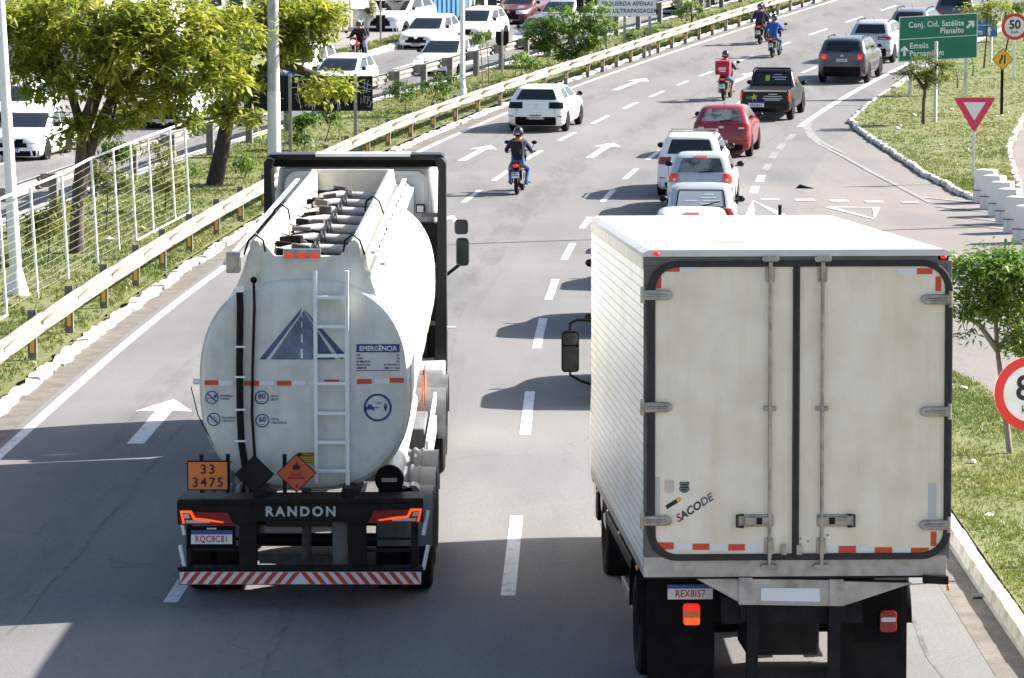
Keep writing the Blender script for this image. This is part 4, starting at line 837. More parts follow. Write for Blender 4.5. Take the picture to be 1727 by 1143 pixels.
for s in (-1, 1):
    df = MB().prism([(.9, 0)]*0 or [(s*1.08, 1.0), (s*1.255, 1.0), (s*1.245, ztf-.1), (s*1.19, ztf-.03), (s*1.1, ztf-.06), (s*1.14, ztf-.2)], 'y', -.28, .3).obj('side_deflector', 'black_gloss', TR, bevel=.01)
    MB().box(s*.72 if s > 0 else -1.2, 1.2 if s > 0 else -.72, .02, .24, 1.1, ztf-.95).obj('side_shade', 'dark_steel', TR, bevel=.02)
    for z in (1.6, 2.4, 3.1): MB().box(min(s*.9, s*1.2), max(s*.9, s*1.2), -.02, .02, z, z+.06).obj('deflector_strut', 'plastic_grey', df)
    for px, py, w2, h2 in ((778, 382, .1, .105), (780, 424, .095, .2)):
        x, z = cp(px, py, 1.9); x = abs(x)*s
        m = MB().prism(rrect(x-w2, x+w2, z-h2, z+h2, .05, 4), 'y', 1.8, 1.95).obj('mirror', 'black_gloss', TR, bevel=.03); MB().prism(rrect(x-w2*.8, x+w2*.8, z-h2*.85, z+h2*.85, .04, 4), 'y', 1.792, 1.799).obj('mirror_glass', 'glass', m)
    x, z = cp(764, 372, 1.9); MB().tube([(s*1.15, 1.95, z+.02), (s*1.3, 1.9, z+.05), (s*1.4, 1.88, z-.1)], .03).obj('mirror_arm', 'paint_white', TR, 40); x, z = cp(766, 455, 1.9); MB().tube([(s*1.15, 1.95, z-.12), (s*1.3, 1.9, z), (s*1.42, 1.88, z+.1)], .025).obj('mirror_arm', 'black', TR, 40)
    x, z = cp(768, 553, .4); MB().cyl((s*1.2, .4, z), (s*1.36, .4, z), .025).obj('side_marker', 'white_metal', TR)
    MB().box(s*.4-.05, s*.4+.05, -4.0, 2.2, .75, 1.0).obj('chassis_rail', 'dark_steel', TR)
    for y in (-2.9, -1.6):
        for dx in (.84, 1.14): wheel(TR, s*dx, y, .5, .5, .28, 'rim', s)
        MB().grid(lambda u, v, s=s, y=y: (s*(.7+.6*v), y-math.cos(math.pi*(.02+.96*u))*.6, .5+math.sin(math.pi*(.02+.96*u))*.62), 14, 2).obj('mudguard', 'plastic_grey', TR, 50)
    wheel(TR, s*1.06, 1.5, .5, .5, .3, 'rim', s)
    MB().prism(rrect(-.9, .75, .3, 1.15, .12), 'x', min(s*.7, s*1.24), max(s*.7, s*1.24)).obj('side_skirt', 'paint_white', TR, bevel=.03)
    for k in range(3): MB().box(min(s*1.242, s*1.25), max(s*1.242, s*1.25), -.8+.5*k, -.78+.5*k, .35, 1.1).obj('skirt_gap', 'black', TR)
MB().box(-.35, .35, -2.9, -1.6, 1.0, 1.16).obj('fifth_wheel', 'dark_steel', TR, bevel=.03); MB().box(-1.05, 1.05, -.1, .2, .85, 1.1).obj('catwalk', 'white_metal', TR); MB().box(.3, 1.0, -.1, .22, 1.15, 1.95).obj('air_intake', 'dark_steel', TR, bevel=.03)
for k in range(6): MB().box(.35, 1.0, -.12, -.1, 1.5+.05*k, 1.52+.05*k).obj('intake_slat', 'plastic_grey', TR)
x, z = cp(709, 351, .2); wl = MB().box(x-.06, x+.06, .1, .2, z-.06, z+.06).obj('work_lamp', 'black', TR, bevel=.01); MB().box(x-.045, x+.045, .09, .1, z-.045, z+.045).obj('lamp_lens', 'clear_lens', wl); MB().cyl((.55, -.05, 1.35), (.75, -.05, 1.35), .12, n=14).obj('air_hose', 'red_lens', TR, 50)
# ================================================================== cars
def hatch(L=4.0, W=1.72, H=1.48, belt=.95, rake=.42, hood=.92, tail=.1, zb=.24, wrake=.95, roofw=.75):
    """stack of plan outlines: (z, y_rear, y_front, half_width, rear_corner, front_corner)"""
    w = W/2; g = H-belt
    return [(zb-.04, .16, L-.2, w-.12, .2, .3), (zb+.02, .05, L-.07, w-.04, .2, .36), (zb+.12, .015, L-.02, w-.012, .22, .42), (.5, 0, L, w-.004, .24, .46), (.64, .01, L-.02, w, .24, .5),
            (belt-.16, tail*.5, L-.12, w-.004, .24, .52), (belt-.08, tail*.8, L-.42, w-.02, .22, .5), (belt, tail, L-hood, w-.045, .2, .42),
            (belt+g*.12, tail+rake*.14, L-hood-wrake*.18, w-.075, .18, .3), (belt+g*.72, tail+rake*.78, L-hood-wrake*.85, w*roofw+.045, .18, .26), (belt+g*.86, tail+rake*.95, L-hood-wrake*1.08, w*roofw-.005, .18, .26),
            (belt+g*.95, tail+rake*1.18, L-hood-wrake*1.3, w*roofw-.07, .2, .3), (H, tail+rake*1.5, L-hood-wrake*1.65, w*roofw-.2, .2, .3)]
class Shell:
    def __init__(s, lay, it=1):
        for _ in range(it):
            out = [lay[0]]
            for a, b in zip(lay, lay[1:]): out += [tuple(p*.75+q*.25 for p, q in zip(a, b)), tuple(p*.25+q*.75 for p, q in zip(a, b))]
            lay = out+[lay[-1]]
        s.l = lay
    def par(s, z):
        l = s.l
        if z <= l[0][0]: return l[0][1:]
        for a, b in zip(l, l[1:]):
            if z <= b[0]:
                t = (z-a[0])/(b[0]-a[0]); return [p+(q-p)*t for p, q in zip(a[1:], b[1:])]
        return l[-1][1:]
    def pt(s, z, q, off=0.0):
        yr, yf, hw, rr, rf = s.par(z); sg = -1 if q < 0 else 1; q = abs(q)
        if q <= 1: x, y, nx, ny = (hw-rr)*q, yr, 0, -1
        elif q <= 2:
            a = (q-1)*math.pi/2; x, y, nx, ny = hw-rr+rr*math.sin(a), yr+rr-rr*math.cos(a), math.sin(a), -math.cos(a)
        elif q <= 3: x, y, nx, ny = hw, yr+rr+(yf-rf-yr-rr)*(q-2), 1, 0
        elif q <= 4:
            a = (q-3)*math.pi/2; x, y, nx, ny = hw-rf+rf*math.cos(a), yf-rf+rf*math.sin(a), math.cos(a), math.sin(a)
        else: x, y, nx, ny = (hw-rf)*(5-q), yf, 0, 1
        return (sg*(x+nx*off), y+ny*off, z)
    def body(s):
        qs = [0, .5, 1, 1.25, 1.5, 1.75, 2, 2.25, 2.5, 2.75, 3, 3.25, 3.5, 3.75, 4, 4.5, 5]; full = qs+[-q for q in qs[-2:0:-1]]
        return MB().loft([[s.pt(l[0], q) for q in full] for l in s.l])
    def patch(s, z0, z1, q0, q1, off=.006, nz=3, nq=6, lift=.002):
        zs = sorted(set([z0, z1]+[l[0] for l in s.l if z0 < l[0] < z1])); qs = sorted(set([q0, q1]+[q0+(q1-q0)*k/nq for k in range(nq+1)]+[float(k) for k in range(-5, 6) if q0 < k < q1]))
        mb = MB(); n = len(qs); mb.add([tuple(Vector(s.pt(z, q, off))+Vector((0, 0, lift))) for z in zs for q in qs], [(i*n+k, i*n+k+1, (i+1)*n+k+1, (i+1)*n+k) for i in range(len(zs)-1) for k in range(n-1)]); return mb
def emblem(parent, x, y, z, r, style, ydir=-1):
    if style == 'ring':
        mb = MB().ring((x, z), r*.8, r, y-.004, y+.004, 20); yy_ = y+ydir*.004
        for pts in (((-.6, .5), (-.25, -.1), (0, .15), (.25, -.1), (.6, .5)), ((-.35, .75), (0, .1), (.35, .75)), ((-.72, .3), (-.3, -.75), (0, -.1), (.3, -.75), (.72, .3))):
            mb.tube([(x+a*r, yy_, z+b*r) for a, b in pts], r*.09, 5)
        return mb.obj('emblem', 'chrome', parent)
    return MB().prism([(x+r*1.5*math.cos(2*math.pi*k/20), z+r*.75*math.sin(2*math.pi*k/20)) for k in range(20)], 'y', y-.006, y+.006).obj('emblem', 'chrome', parent)
def car(name, label, paint, Y, o, front=False, spec=None, lamps='red_lens', lampbox=(.72, .98, .62, 1.55), glass='glass', plate_z=.72, emb='ring', rails=False, bumper=None, wr=.3, rim='rim', turn=0.0, group=None, cat='car', lights_on=False, hl='clear_lens', simple=False, third=None, X=None, vq=1.5):
    sp = dict(L=4.0, W=1.72, H=1.48, belt=.95); sp.update(spec or {}); S = Shell(hatch(**sp)); L, W, H, belt = sp['L'], sp['W'], sp['H'], sp['belt']
    p = RP(Y, o) if X is None else X; a = head(Y)+turn
    if front: a += math.pi
    sl = math.atan(slope(p.y))*(1 if not front else -1)
    t = thing(name, label, cat, p, (sl, 0, -a), group)
    S.body().obj('body', paint, t, 38)
    g = H-belt; zw0, zw1 = belt+g*.13, belt+g*.8
    S.patch(zw0, zw1, -.98, .98).obj('rear_window', glass, t, 50); w0_ = S.patch(zw0-.02, zw1+.01, -5, -3.5); w0_.v += []; w1_ = S.patch(zw0-.02, zw1+.01, 3.5, 5); w0_.add(w1_.v, w1_.f); w0_.obj('windscreen', 'glass', t, 50)
    for s in (-1, 1):
        for q0, q1 in ((2.04, 2.44), (2.49, 2.97)):
            S.patch(zw0+.02, zw1, *(sorted((s*q0, s*q1)))).obj('side_window', 'glass', t, 50)
        xm = W/2+.07; ym = L-sp.get('hood', .95)-.55; m = MB().ell((s*xm, ym, belt+.1), (.1, .06, .075), 10, 6).obj('mirror', paint if paint in ('paint_white',) and emb == 'white_mirror' else 'black_gloss', t, 60); MB().bar((s*(W/2-.1), ym+.02, belt+.04), (s*xm, ym, belt+.07), .05, .03).obj('mirror_stalk', 'black', m)
        # lamps
        z0, z1, q0, q1 = lampbox; lm = S.patch(z0, z1, *sorted((s*q0, s*q1)), off=.012).obj('tail_lamp', lamps, t, 50)
        if not simple: S.patch(z0+.03, z0+(z1-z0)*.42, *sorted((s*(q0+.08), s*(q0+(q1-q0)*.45))), off=.016).obj('lamp_lens', 'clear_lens', lm, 50)
        S.patch(belt-.33, belt-.17, *sorted((s*3.3, s*4.05)), off=.014).obj('headlamp', hl, t, 50)
        S.patch(.5, .53, *sorted((s*1.05, s*1.5)), off=.008).obj('reflector', 'red_lens', t)
        for y in (sp.get('ra', .72), L-sp.get('fa', .82)):
            MB().prism([(y+(wr+.07)*math.cos(R(k)), wr+(wr+.07)*math.sin(R(k))) for k in range(-20, 201, 12)], 'x', s*(W/2-.22) if s < 0 else W/2-.22, s*(W/2+.004) if s < 0 else W/2+.004).obj('wheel_arch', 'black', t)
            wheel(t, s*(W/2-.095), y, wr, wr, .21, rim, s, 22)
        for k in (2.36, 2.75): x, y, z = S.pt(belt-.12, s*k, .012); MB().obox((x, y, z), (.025, .17, .03)).obj('door_handle', paint, t, bevel=.005)
        for k in (2.06, 2.46, 2.9): S.patch(.42, belt-.01, *sorted((s*(k-.003), s*(k+.003))), off=.002, nq=1).obj('door_gap', 'black', t)
    S.patch(sp.get('zb', .24)-.02, sp.get('zb', .24)+(.16 if bumper is None else bumper), -vq, vq, off=.004).obj('rear_valance', 'black', t, 50); S.patch(.24, .4, 3.4, 5, off=.004).obj('front_valance', 'black', t, 50); S.patch(.24, .4, -5, -3.4, off=.004).obj('front_valance', 'black', t, 50)
    for s in (-1, 1): S.patch(.5, belt-.22, *sorted((s*3.9, s*5)), off=.012).obj('grille', 'black', t, 50)
    for q in (-.9, .9): S.patch(.56, belt, q-.008, q+.008, off=.003, nq=1).obj('hatch_gap', 'black', t)
    yb = S.pt(plate_z, 0)[1]-.012; plate(t, 0, plate_z, yb, .4, ''); S.patch(plate_z-.09, plate_z+.1, -.42, .42, off=.004).obj('plate_recess', 'black' if paint == 'paint_black' else paint, t)
    yf = S.pt(.42, 5)[1]+.014; plate(t, 0, .43, yf, .4, '', ydir=1)
    if emb: emblem(t, 0, S.pt(belt-.1, 0)[1]-.006, belt-.1, .055, 'oval' if emb == 'oval' else 'ring'); emblem(t, 0, S.pt(belt-.27, 5)[1]+.014, belt-.24, .055, 'oval' if emb == 'oval' else 'ring', 1)
    if third: x, y, z = S.pt(zw1+g*.1, 0, .01); MB().obox((0, y-.01, z), (.3, .05, .035)).obj('third_brake_lamp', third, t)
    if not simple:
        x, y, z = S.pt(zw0+.02, 0, .02); MB().obox((.12, y-.004, z+.0), (.36, .02, .025), (0, R(-4), 0)).obj('rear_wiper', 'black', t)
        MB().tube([(0, 1.0+sp.get('tail', .08), H-.02), (0, .8, H+.18)], .006, 5).obj('aerial', 'black', t)
    if rails:
        for s in (-1, 1): MB().tube([(s*(W*.34), .75, H-.04), (s*(W*.35), .9, H+.03), (s*(W*.35), L*.5, H+.03), (s*(W*.34), L*.55, H-.03)], .02, 6).obj('roof_rail', 'black' if rails is True else rails, t, 50)
        if rails == 'chrome':
            for y in (1.0, 1.9): MB().bar((-W*.36, y, H+.04), (W*.36, y, H+.04), .05, .025).obj('roof_bar', 'grey_metal', t)
    return t
def near_o(px, py): return offset_of(at(px, py))
Yq, oq = near_o(902, 224)
polo = car('hatchback_car', 'white hatchback with smoked tail lamps in the lane ahead of the lone motorcyclist', 'paint_white', Yq, oq, lamps='black_gloss', lampbox=(.76, .96, .62, 1.6), plate_z=.5, bumper=.26, vq=.95, spec=dict(L=4.07, W=1.86, H=1.44, belt=.97, rake=.36, roofw=.72), rim='rim_dark', simple=True)
S = Shell(hatch(L=4.07, W=1.86, H=1.44, belt=.97, rake=.36, roofw=.72)); text('badge_lettering', '116', .06, 'ink', polo, (-.62, S.pt(.74, 0)[1]-.012, .70)); text('badge_lettering', 'POLO', .035, 'grey_metal', polo, (0, S.pt(.74, 0)[1]-.012, .77), spacing=1.3)
car('hatchback_car', 'white hatchback hidden ahead of the box truck, first car of the queue', 'paint_white', 50.3, 1.85, simple=True)
car('hatchback_car', 'silver hatchback hidden ahead of the box truck, second car of the queue', 'paint_silver', 59.2, 1.8, simple=True)
Yq, oq = near_o(1166, 489); c1 = car('hatchback_car', 'white car just showing above the box truck roof with lit high brake lamp', 'paint_white', Yq, oq, third='orange_lit', glass='glass', spec=dict(H=1.52), simple=True)
Yq, oq = near_o(1181, 428); c2 = car('hatchback_car', 'old white hatchback with pale lettered rear window and long wiper', 'paint_silver', Yq, oq, glass='glass_white', spec=dict(L=3.7, W=1.6, H=1.47, belt=.92, rake=.42, roofw=.8), simple=True, emb=None)
S = Shell(hatch(L=3.7, W=1.6, H=1.47, belt=.92, rake=.42, roofw=.8)); g_ = MB()
for k, (x0, x1, z) in enumerate(((-.42, -.1, 1.14), (.0, .42, 1.2), (.04, .5, 1.14), (-.02, .4, 1.08), (.1, .34, 1.27))): g_.add([S.pt(z-.008, x0*1.6, .012), S.pt(z-.008, x1*1.6, .012), S.pt(z+.008, x1*1.6, .012), S.pt(z+.008, x0*1.6, .012)], [(0, 1, 2, 3)])
g_.obj('window_lettering', 'sign_white', c2); S.patch(1.0, 1.02, -.98, .98, off=.012).obj('window_seal', 'black', c2); S.patch(1.345, 1.365, -.98, .98, off=.012).obj('window_seal', 'black', c2); S.patch(1.0, 1.365, -1.02, -.95, off=.012).obj('window_seal', 'black', c2); S.patch(1.0, 1.365, .95, 1.02, off=.012).obj('window_seal', 'black', c2); x, y, z = S.pt(1.05, 0, .025); MB().bar((.0, y, 1.02), (.42, y+.03, 1.13), .02, .02).obj('wiper', 'black', c2)
Yq, oq = near_o(1181, 363); c3 = car('hatchback_car', 'white hatchback with orange red tail lamps and round emblem behind the roof rack car', 'paint_silver', Yq, oq, lamps='red_lens', lampbox=(.8, 1.02, .95, 1.6), glass='glass_pale', third='orange_lit', spec=dict(L=3.9, W=1.66, H=1.47, belt=.98, rake=.3), emb='ring', plate_z=.5)
M('red_orange', (.6, .035, .012), .25, coat=.5, emit=(1, .06, .02), es=.06)
for ch in c3.children:
    if ch.name.startswith('tail_lamp'): ch.data.materials[0] = MT['red_orange']
Yq, oq = near_o(1163, 334); c4 = car('estate_car', 'white estate car with roof bars and dark rear window beside the emblem hatchback', 'paint_white', Yq, oq, rails='chrome', lampbox=(.86, 1.05, .8, 1.6), spec=dict(L=4.2, W=1.72, H=1.6, belt=1.06, rake=.2, wrake=.85), simple=True)
Yq, oq = near_o(1216, 266); car('hatchback_car', 'red hatchback with chrome oval emblem behind the black pickup', 'paint_red', Yq, oq, lampbox=(.82, 1.02, .74, 1.65), glass='glass_pale', emb='oval', plate_z=.5, spec=dict(L=3.94, W=1.72, H=1.5, belt=1.0, rake=.46, roofw=.72))
# pickup
Yq, oq = near_o(1289, 205); p = RP(Yq, oq); pk = thing('pickup_truck', 'black pickup truck with lettered tailgate and sticker covered rear window', 'pickup', p, (math.atan(slope(p.y)), 0, -head(Yq)))
w_ = .83; lay = [(.3, .12, 4.3, w_-.1, .08, .3), (.36, .0, 4.38, w_-.02, .1, .36), (.5, -.05, 4.42, w_, .1, .42), (.58, 0, 4.42, w_, .08, .46), (.8, .02, 4.34, w_, .07, .5), (.9, .02, 4.0, w_-.01, .07, .48), (.99, .02, 3.5, w_-.03, .07, .4), (1.03, .03, 3.42, w_-.05, .06, .35)]
S = Shell(lay); S.body().obj('body', 'paint_black', pk, 38)
lay2 = [(1.0, 1.75, 3.5, w_-.05, .1, .3), (1.12, 1.79, 3.32, w_-.08, .1, .3), (1.46, 1.98, 2.8, w_-.18, .12, .25), (1.55, 2.08, 2.65, w_-.22, .12, .25), (1.59, 2.25, 2.5, w_-.34, .1, .12)]
C_ = Shell(lay2); C_.body().obj('cab', 'paint_black', pk, 38); C_.patch(1.1, 1.47, -.97, .97).obj('rear_window', 'glass', pk, 50)
for s in (-1, 1):
    C_.patch(1.1, 1.47, *sorted((s*2.1, s*2.95))).obj('side_window', 'glass', pk, 50); S.patch(.66, .95, *sorted((s*1.02, s*1.7)), off=.012).obj('tail_lamp', 'red_orange', pk, 50)
    MB().ell((s*.92, 2.95, 1.06), (.1, .06, .08), 10, 6).obj('mirror', 'black_gloss', pk, 60); MB().tube([(s*.68, 1.62, 1.03), (s*.62, 1.78, 1.55), (s*.58, 1.9, 1.62)], .025).obj('roll_bar', 'black', pk, 50)
    for y in (.85, 3.6): wheel(pk, s*(w_-.09), y, .32, .32, .22, 'rim', s, 22); MB().prism([(y+.4*math.cos(R(k)), .32+.4*math.sin(R(k))) for k in range(-20, 201, 12)], 'x', min(s*(w_-.2), s*(w_+.012)), max(s*(w_-.2), s*(w_+.012))).obj('wheel_arch', 'black', pk)
MB().tube([(-.58, 1.9, 1.62), (.58, 1.9, 1.62)], .025).obj('roof_bar', 'black', pk, 50); MB().box(-.72, .72, .004, .02, .98, 1.035).obj('tailgate_trim', 'chrome', pk); MB().box(-.66, .66, .1, 1.7, 1.02, 1.034).obj('bed_cover', 'black', pk)
plate(pk, -.28, .56, -.066, .5, ''); MB().box(-.54, -.02, -.07, -.064, .48, .64).obj('plate_surround', 'plate_grey', pk)
M('sticker_lime', (.45, .5, .03), .5)
st_ = MB().prism([(-.36+a*.12, .8+b*.13) for a, b in ((-1, 0), (-.3, .3), (0, 1), (.4, .3), (1, .5), (.5, -.1), (.7, -.8), (.1, -.4), (-.5, -.9), (-.4, -.2))], 'y', -.012, -.006).obj('sticker', 'sticker_lime', pk); MB().ell((-.52, -.006, .78), (.11, .006, .06)).obj('sticker', 'sign_green', pk)
for zz, x0, x1 in ((.9, .12, .4), (.83, -.05, .55), (.76, -.08, .58), (.71, -.02, .5)): MB().box(x0, x1, -.01, .003, zz-.018, zz+.012).obj('tailgate_lettering', 'plate_grey', pk)
x, y, z = C_.pt(1.3, 0, .012); MB().obox((-.16, C_.pt(1.3, 0)[1]-.014, 1.29), (.14, .006, .2), (R(-27), 0, 0)).obj('sticker', 'sticker_lime', pk)
for zz, x0, x1 in ((1.4, .05, .3), (1.32, .0, .48), (1.25, .08, .44)): y = C_.pt(zz, 0)[1]-.014; MB().obox(((x0+x1)/2, y, zz), (x1-x0, .005, .03), (R(-27), 0, 0)).obj('window_lettering', 'plate_grey', pk)
Yq, oq = near_o(1420, 141); car('suv_car', 'dark grey boxy SUV with square red tail lamps and roof rails', 'paint_graphite', Yq, oq, lampbox=(.92, 1.1, .85, 1.22), lamps='red_lit', rails=True, bumper=.34, wr=.35, plate_z=.9, glass='glass', spec=dict(L=4.23, W=1.86, H=1.66, belt=1.14, rake=.3, tail=.06, zb=.3, wrake=.7, roofw=.78))
Yq, oq = near_o(1466, 107); car('suv_car', 'pale silver crossover ahead of the dark grey boxy SUV', 'paint_silver', Yq, oq, lampbox=(.95, 1.08, .5, 1.7), lamps='red_lens', rails=True, bumper=.3, wr=.34, plate_z=.82, spec=dict(L=4.27, W=1.79, H=1.63, belt=1.12, rake=.42, zb=.3))
Yq, oq = near_o(1532, 82); car('suv_car', 'dark blue grey crossover half hidden by the green sign', 'paint_grey', Yq, oq, lampbox=(.95, 1.06, .5, 1.7), rails=True, wr=.34, spec=dict(L=4.3, W=1.8, H=1.6, belt=1.1, rake=.45, zb=.3))
Yq, oq = near_o(1604, 55); car('suv_car', 'black roof railed SUV at the top of the rise above the green sign', 'paint_graphite', Yq, oq+.1, rails='white_metal', wr=.35, spec=dict(L=4.4, W=1.82, H=1.68, belt=1.12, rake=.3, zb=.3))
# opposite carriageway, coming towards the camera
def oncoming(px, py, name, label, paint, **k):
    q = at(px, py); Yq, oq = offset_of(q); return car(name, label, paint, Yq, oq, front=True, X=q+Vector((math.sin(head(Yq)), math.cos(head(Yq)), 0))*(k.get('spec') or {}).get('L', 4.0), simple=True, **k)
oncoming(22, 272, 'hatchback_car', 'small white hatchback with dark plastic bumper beyond the wire fence', 'paint_white', spec=dict(L=3.8, W=1.64, H=1.45, belt=.96), glass='glass', emb='oval')
oncoming(-6, 226, 'suv_car', 'white SUV behind the small white hatchback beyond the fence', 'paint_white', spec=dict(L=4.2, W=1.76, H=1.62, belt=1.05))
oncoming(272, 218, 'pickup_truck', 'white pickup with black wheels under the yellowing tree branches', 'paint_white', spec=dict(L=5.0, W=1.85, H=1.75, belt=1.15, zb=.42, hood=1.3), wr=.39, rim='rim', cat='pickup')
oncoming(482, 156, 'van_car', 'white van with blue bonnet behind the black board', 'paint_white', spec=dict(L=4.3, W=1.76, H=1.8, belt=1.15, hood=.8))
bl = [o for o in bpy.data.objects if o.name.startswith('van_car')][0]
for ch in bl.children:
    if ch.name.startswith(('grille', 'front_valance')): ch.data.materials[0] = MT['paint_blue']
oncoming(553, 162, 'hatchback_car', 'white hatchback behind the black board beside the blue fronted van', 'paint_white', hl='headlamp_lit')
oncoming(728, 128, 'hatchback_car', 'white hatchback with dark grille next to the white lamp post', 'paint_white', hl='headlamp_lit', spec=dict(L=4.0, W=1.73, H=1.5), emb='oval')
oncoming(701, 83, 'hatchback_car', 'white hatchback with hexagonal grille following the white SUV', 'paint_white', emb='oval')
oncoming(657, 53, 'suv_car', 'white SUV turning out of the service road by the blue wall', 'paint_white', spec=dict(L=4.3, W=1.78, H=1.6, belt=1.05), turn=R(6))
oncoming(782, 69, 'hatchback_car', 'cream white hatchback with wide black grille below the blue wall', 'paint_cream', spec=dict(L=4.0, W=1.73, H=1.5))
oncoming(857, 41, 'suv_car', 'maroon SUV in front of the blue price banner', 'paint_maroon', spec=dict(L=4.3, W=1.78, H=1.6, belt=1.05))
oncoming(893, 83, 'hatchback_car', 'grey hatchback half hidden by the bushy median tree', 'paint_grey', hl='headlamp_lit')
oncoming(926, 52, 'hatchback_car', 'grey hatchback behind the bushy median tree', 'paint_silver')
oncoming(1124, 24, 'van_car', 'blue grey van passing behind the white overtaking sign', 'paint_grey', spec=dict(L=4.5, W=1.85, H=1.9, belt=1.1, hood=.9))
oncoming(1165, 10, 'hatchback_car', 'pale car beyond the overtaking sign at the top of the rise', 'paint_silver')
# ================================================================== people and motorcycles
BODY_EDGES = [('pelvis', 'waist'), ('waist', 'chest'), ('chest', 'neck'), ('neck', 'head'), ('chest', 'shl'), ('shl', 'ell'), ('ell', 'wrl'), ('wrl', 'hal'), ('chest', 'shr'), ('shr', 'elr'), ('elr', 'wrr'), ('wrr', 'har'),
              ('pelvis', 'hil'), ('hil', 'knl'), ('knl', 'anl'), ('anl', 'tol'), ('pelvis', 'hir'), ('hir', 'knr'), ('knr', 'anr'), ('anr', 'tor')]
RAD = dict(pelvis=.155, waist=.145, chest=.165, neck=.065, head=.085, sh=.085, el=.055, wr=.04, ha=.04, hi=.1, kn=.068, an=.05, to=.045)
def person(label, mat_world, shirt='cloth_navy', legs='cloth_jeans', helm='helmet', sleeves=True, shorts=False, dy=0.0, group=None, hands_y=.42):
    J = dict(pelvis=(0, dy, .84), waist=(0, dy+.02, 1.02), chest=(0, dy+.1, 1.24), neck=(0, dy+.14, 1.44), head=(0, dy+.17, 1.56))
    for s, k in ((-1, 'l'), (1, 'r')):
        J['sh'+k] = (s*.19, dy+.1, 1.34); J['el'+k] = (s*.33, dy+.22, 1.12); J['wr'+k] = (s*.33, dy+hands_y, 1.07); J['ha'+k] = (s*.31, dy+hands_y+.09, 1.06)
        J['hi'+k] = (s*.1, dy+.02, .82); J['kn'+k] = (s*.24, dy+.4, .64); J['an'+k] = (s*.2, dy+.16, .27); J['to'+k] = (s*.21, dy+.32, .25)
    names = list(J); me = bpy.data.meshes.new('skeleton'); me.from_pydata([J[n] for n in names], [(names.index(a), names.index(b)) for a, b in BODY_EDGES], [])
    o = bpy.data.objects.new('skeleton', me); COL.objects.link(o); md = o.modifiers.new('skin', 'SKIN'); o.modifiers.new('sub', 'SUBSURF').levels = 1
    o.modifiers['sub'].render_levels = 1
    for i, n in enumerate(names):
        r = RAD.get(n, RAD.get(n[:2], .06)); me.skin_vertices[0].data[i].radius = (r*(1.18 if n in ('chest', 'pelvis') else 1), r*(.85 if n in ('chest', 'waist') else 1)); me.skin_vertices[0].data[i].use_root = n == 'pelvis'
    dg = bpy.context.evaluated_depsgraph_get(); m2 = bpy.data.meshes.new_from_object(o.evaluated_get(dg)); bpy.data.objects.remove(o); m2.name = 'person'
    m2.materials.clear()
    for k in (shirt, legs, 'skin', 'shoe'): m2.materials.append(MT[k])
    jn = {n: Vector(J[n]) for n in names}
    for pl in m2.polygons:
        c = pl.center; n = min(names, key=lambda q: (jn[q]-c).length); pl.use_smooth = True; b = n[:2]
        if n in ('head', 'neck') or b in ('ha',): i = 2
        elif b in ('wr', 'el') and not sleeves: i = 2
        elif n in ('waist', 'chest') or b in ('sh', 'el', 'wr'): i = 0
        elif b == 'to': i = 3
        elif b in ('an',): i = 2 if shorts else 1
        elif b == 'kn' and shorts and c.z < .6: i = 2
        else: i = 1
        pl.material_index = i
    ob = bpy.data.objects.new('person', m2); COL.objects.link(ob); ob.matrix_world = mat_world; tag(ob, label, 'person', group)
    # fingers closed round the grips
    for s in (-1, 1):
        fg = MB()
        for k in range(4): y = dy+hands_y+.085; x = s*(.27+.022*k); fg.tube([(x, y+.0, 1.075), (x, y+.045, 1.09-.003*k), (x, y+.06, 1.06), (x, y+.03, 1.035)], [.011, .011, .01, .008], 6)
        fg.tube([(s*.262, y-.01, 1.06), (s*.245, y+.02, 1.05), (s*.25, y+.04, 1.04)], [.012, .011, .009], 6); fg.obj('fingers', 'skin', ob, 60)
    h = MB(); c = (0, dy+.18, 1.61); h.ell(c, (.13, .155, .15), 18, 12); he = h.obj('helmet', helm, ob, 70); MB().grid(lambda u, v: (.128*math.cos(R(200+140*u))*-1.02, c[1]+.16*math.sin(R(20+140*u))*1.02, c[2]-.05+.11*v), 10, 3).obj('visor', 'glass', he, 60)
    MB().box(-.05, .05, c[1]-.158, c[1]-.15, c[2]-.06, c[2]-.02).obj('helmet_sticker', 'plate_grey', he); MB().tube([(.13*math.cos(a), c[1]+.155*math.sin(a), c[2]-.075) for a in [2*math.pi*i/20 for i in range(20)]], .014, 6, True).obj('helmet_rim', 'black', he, 60)
    return ob
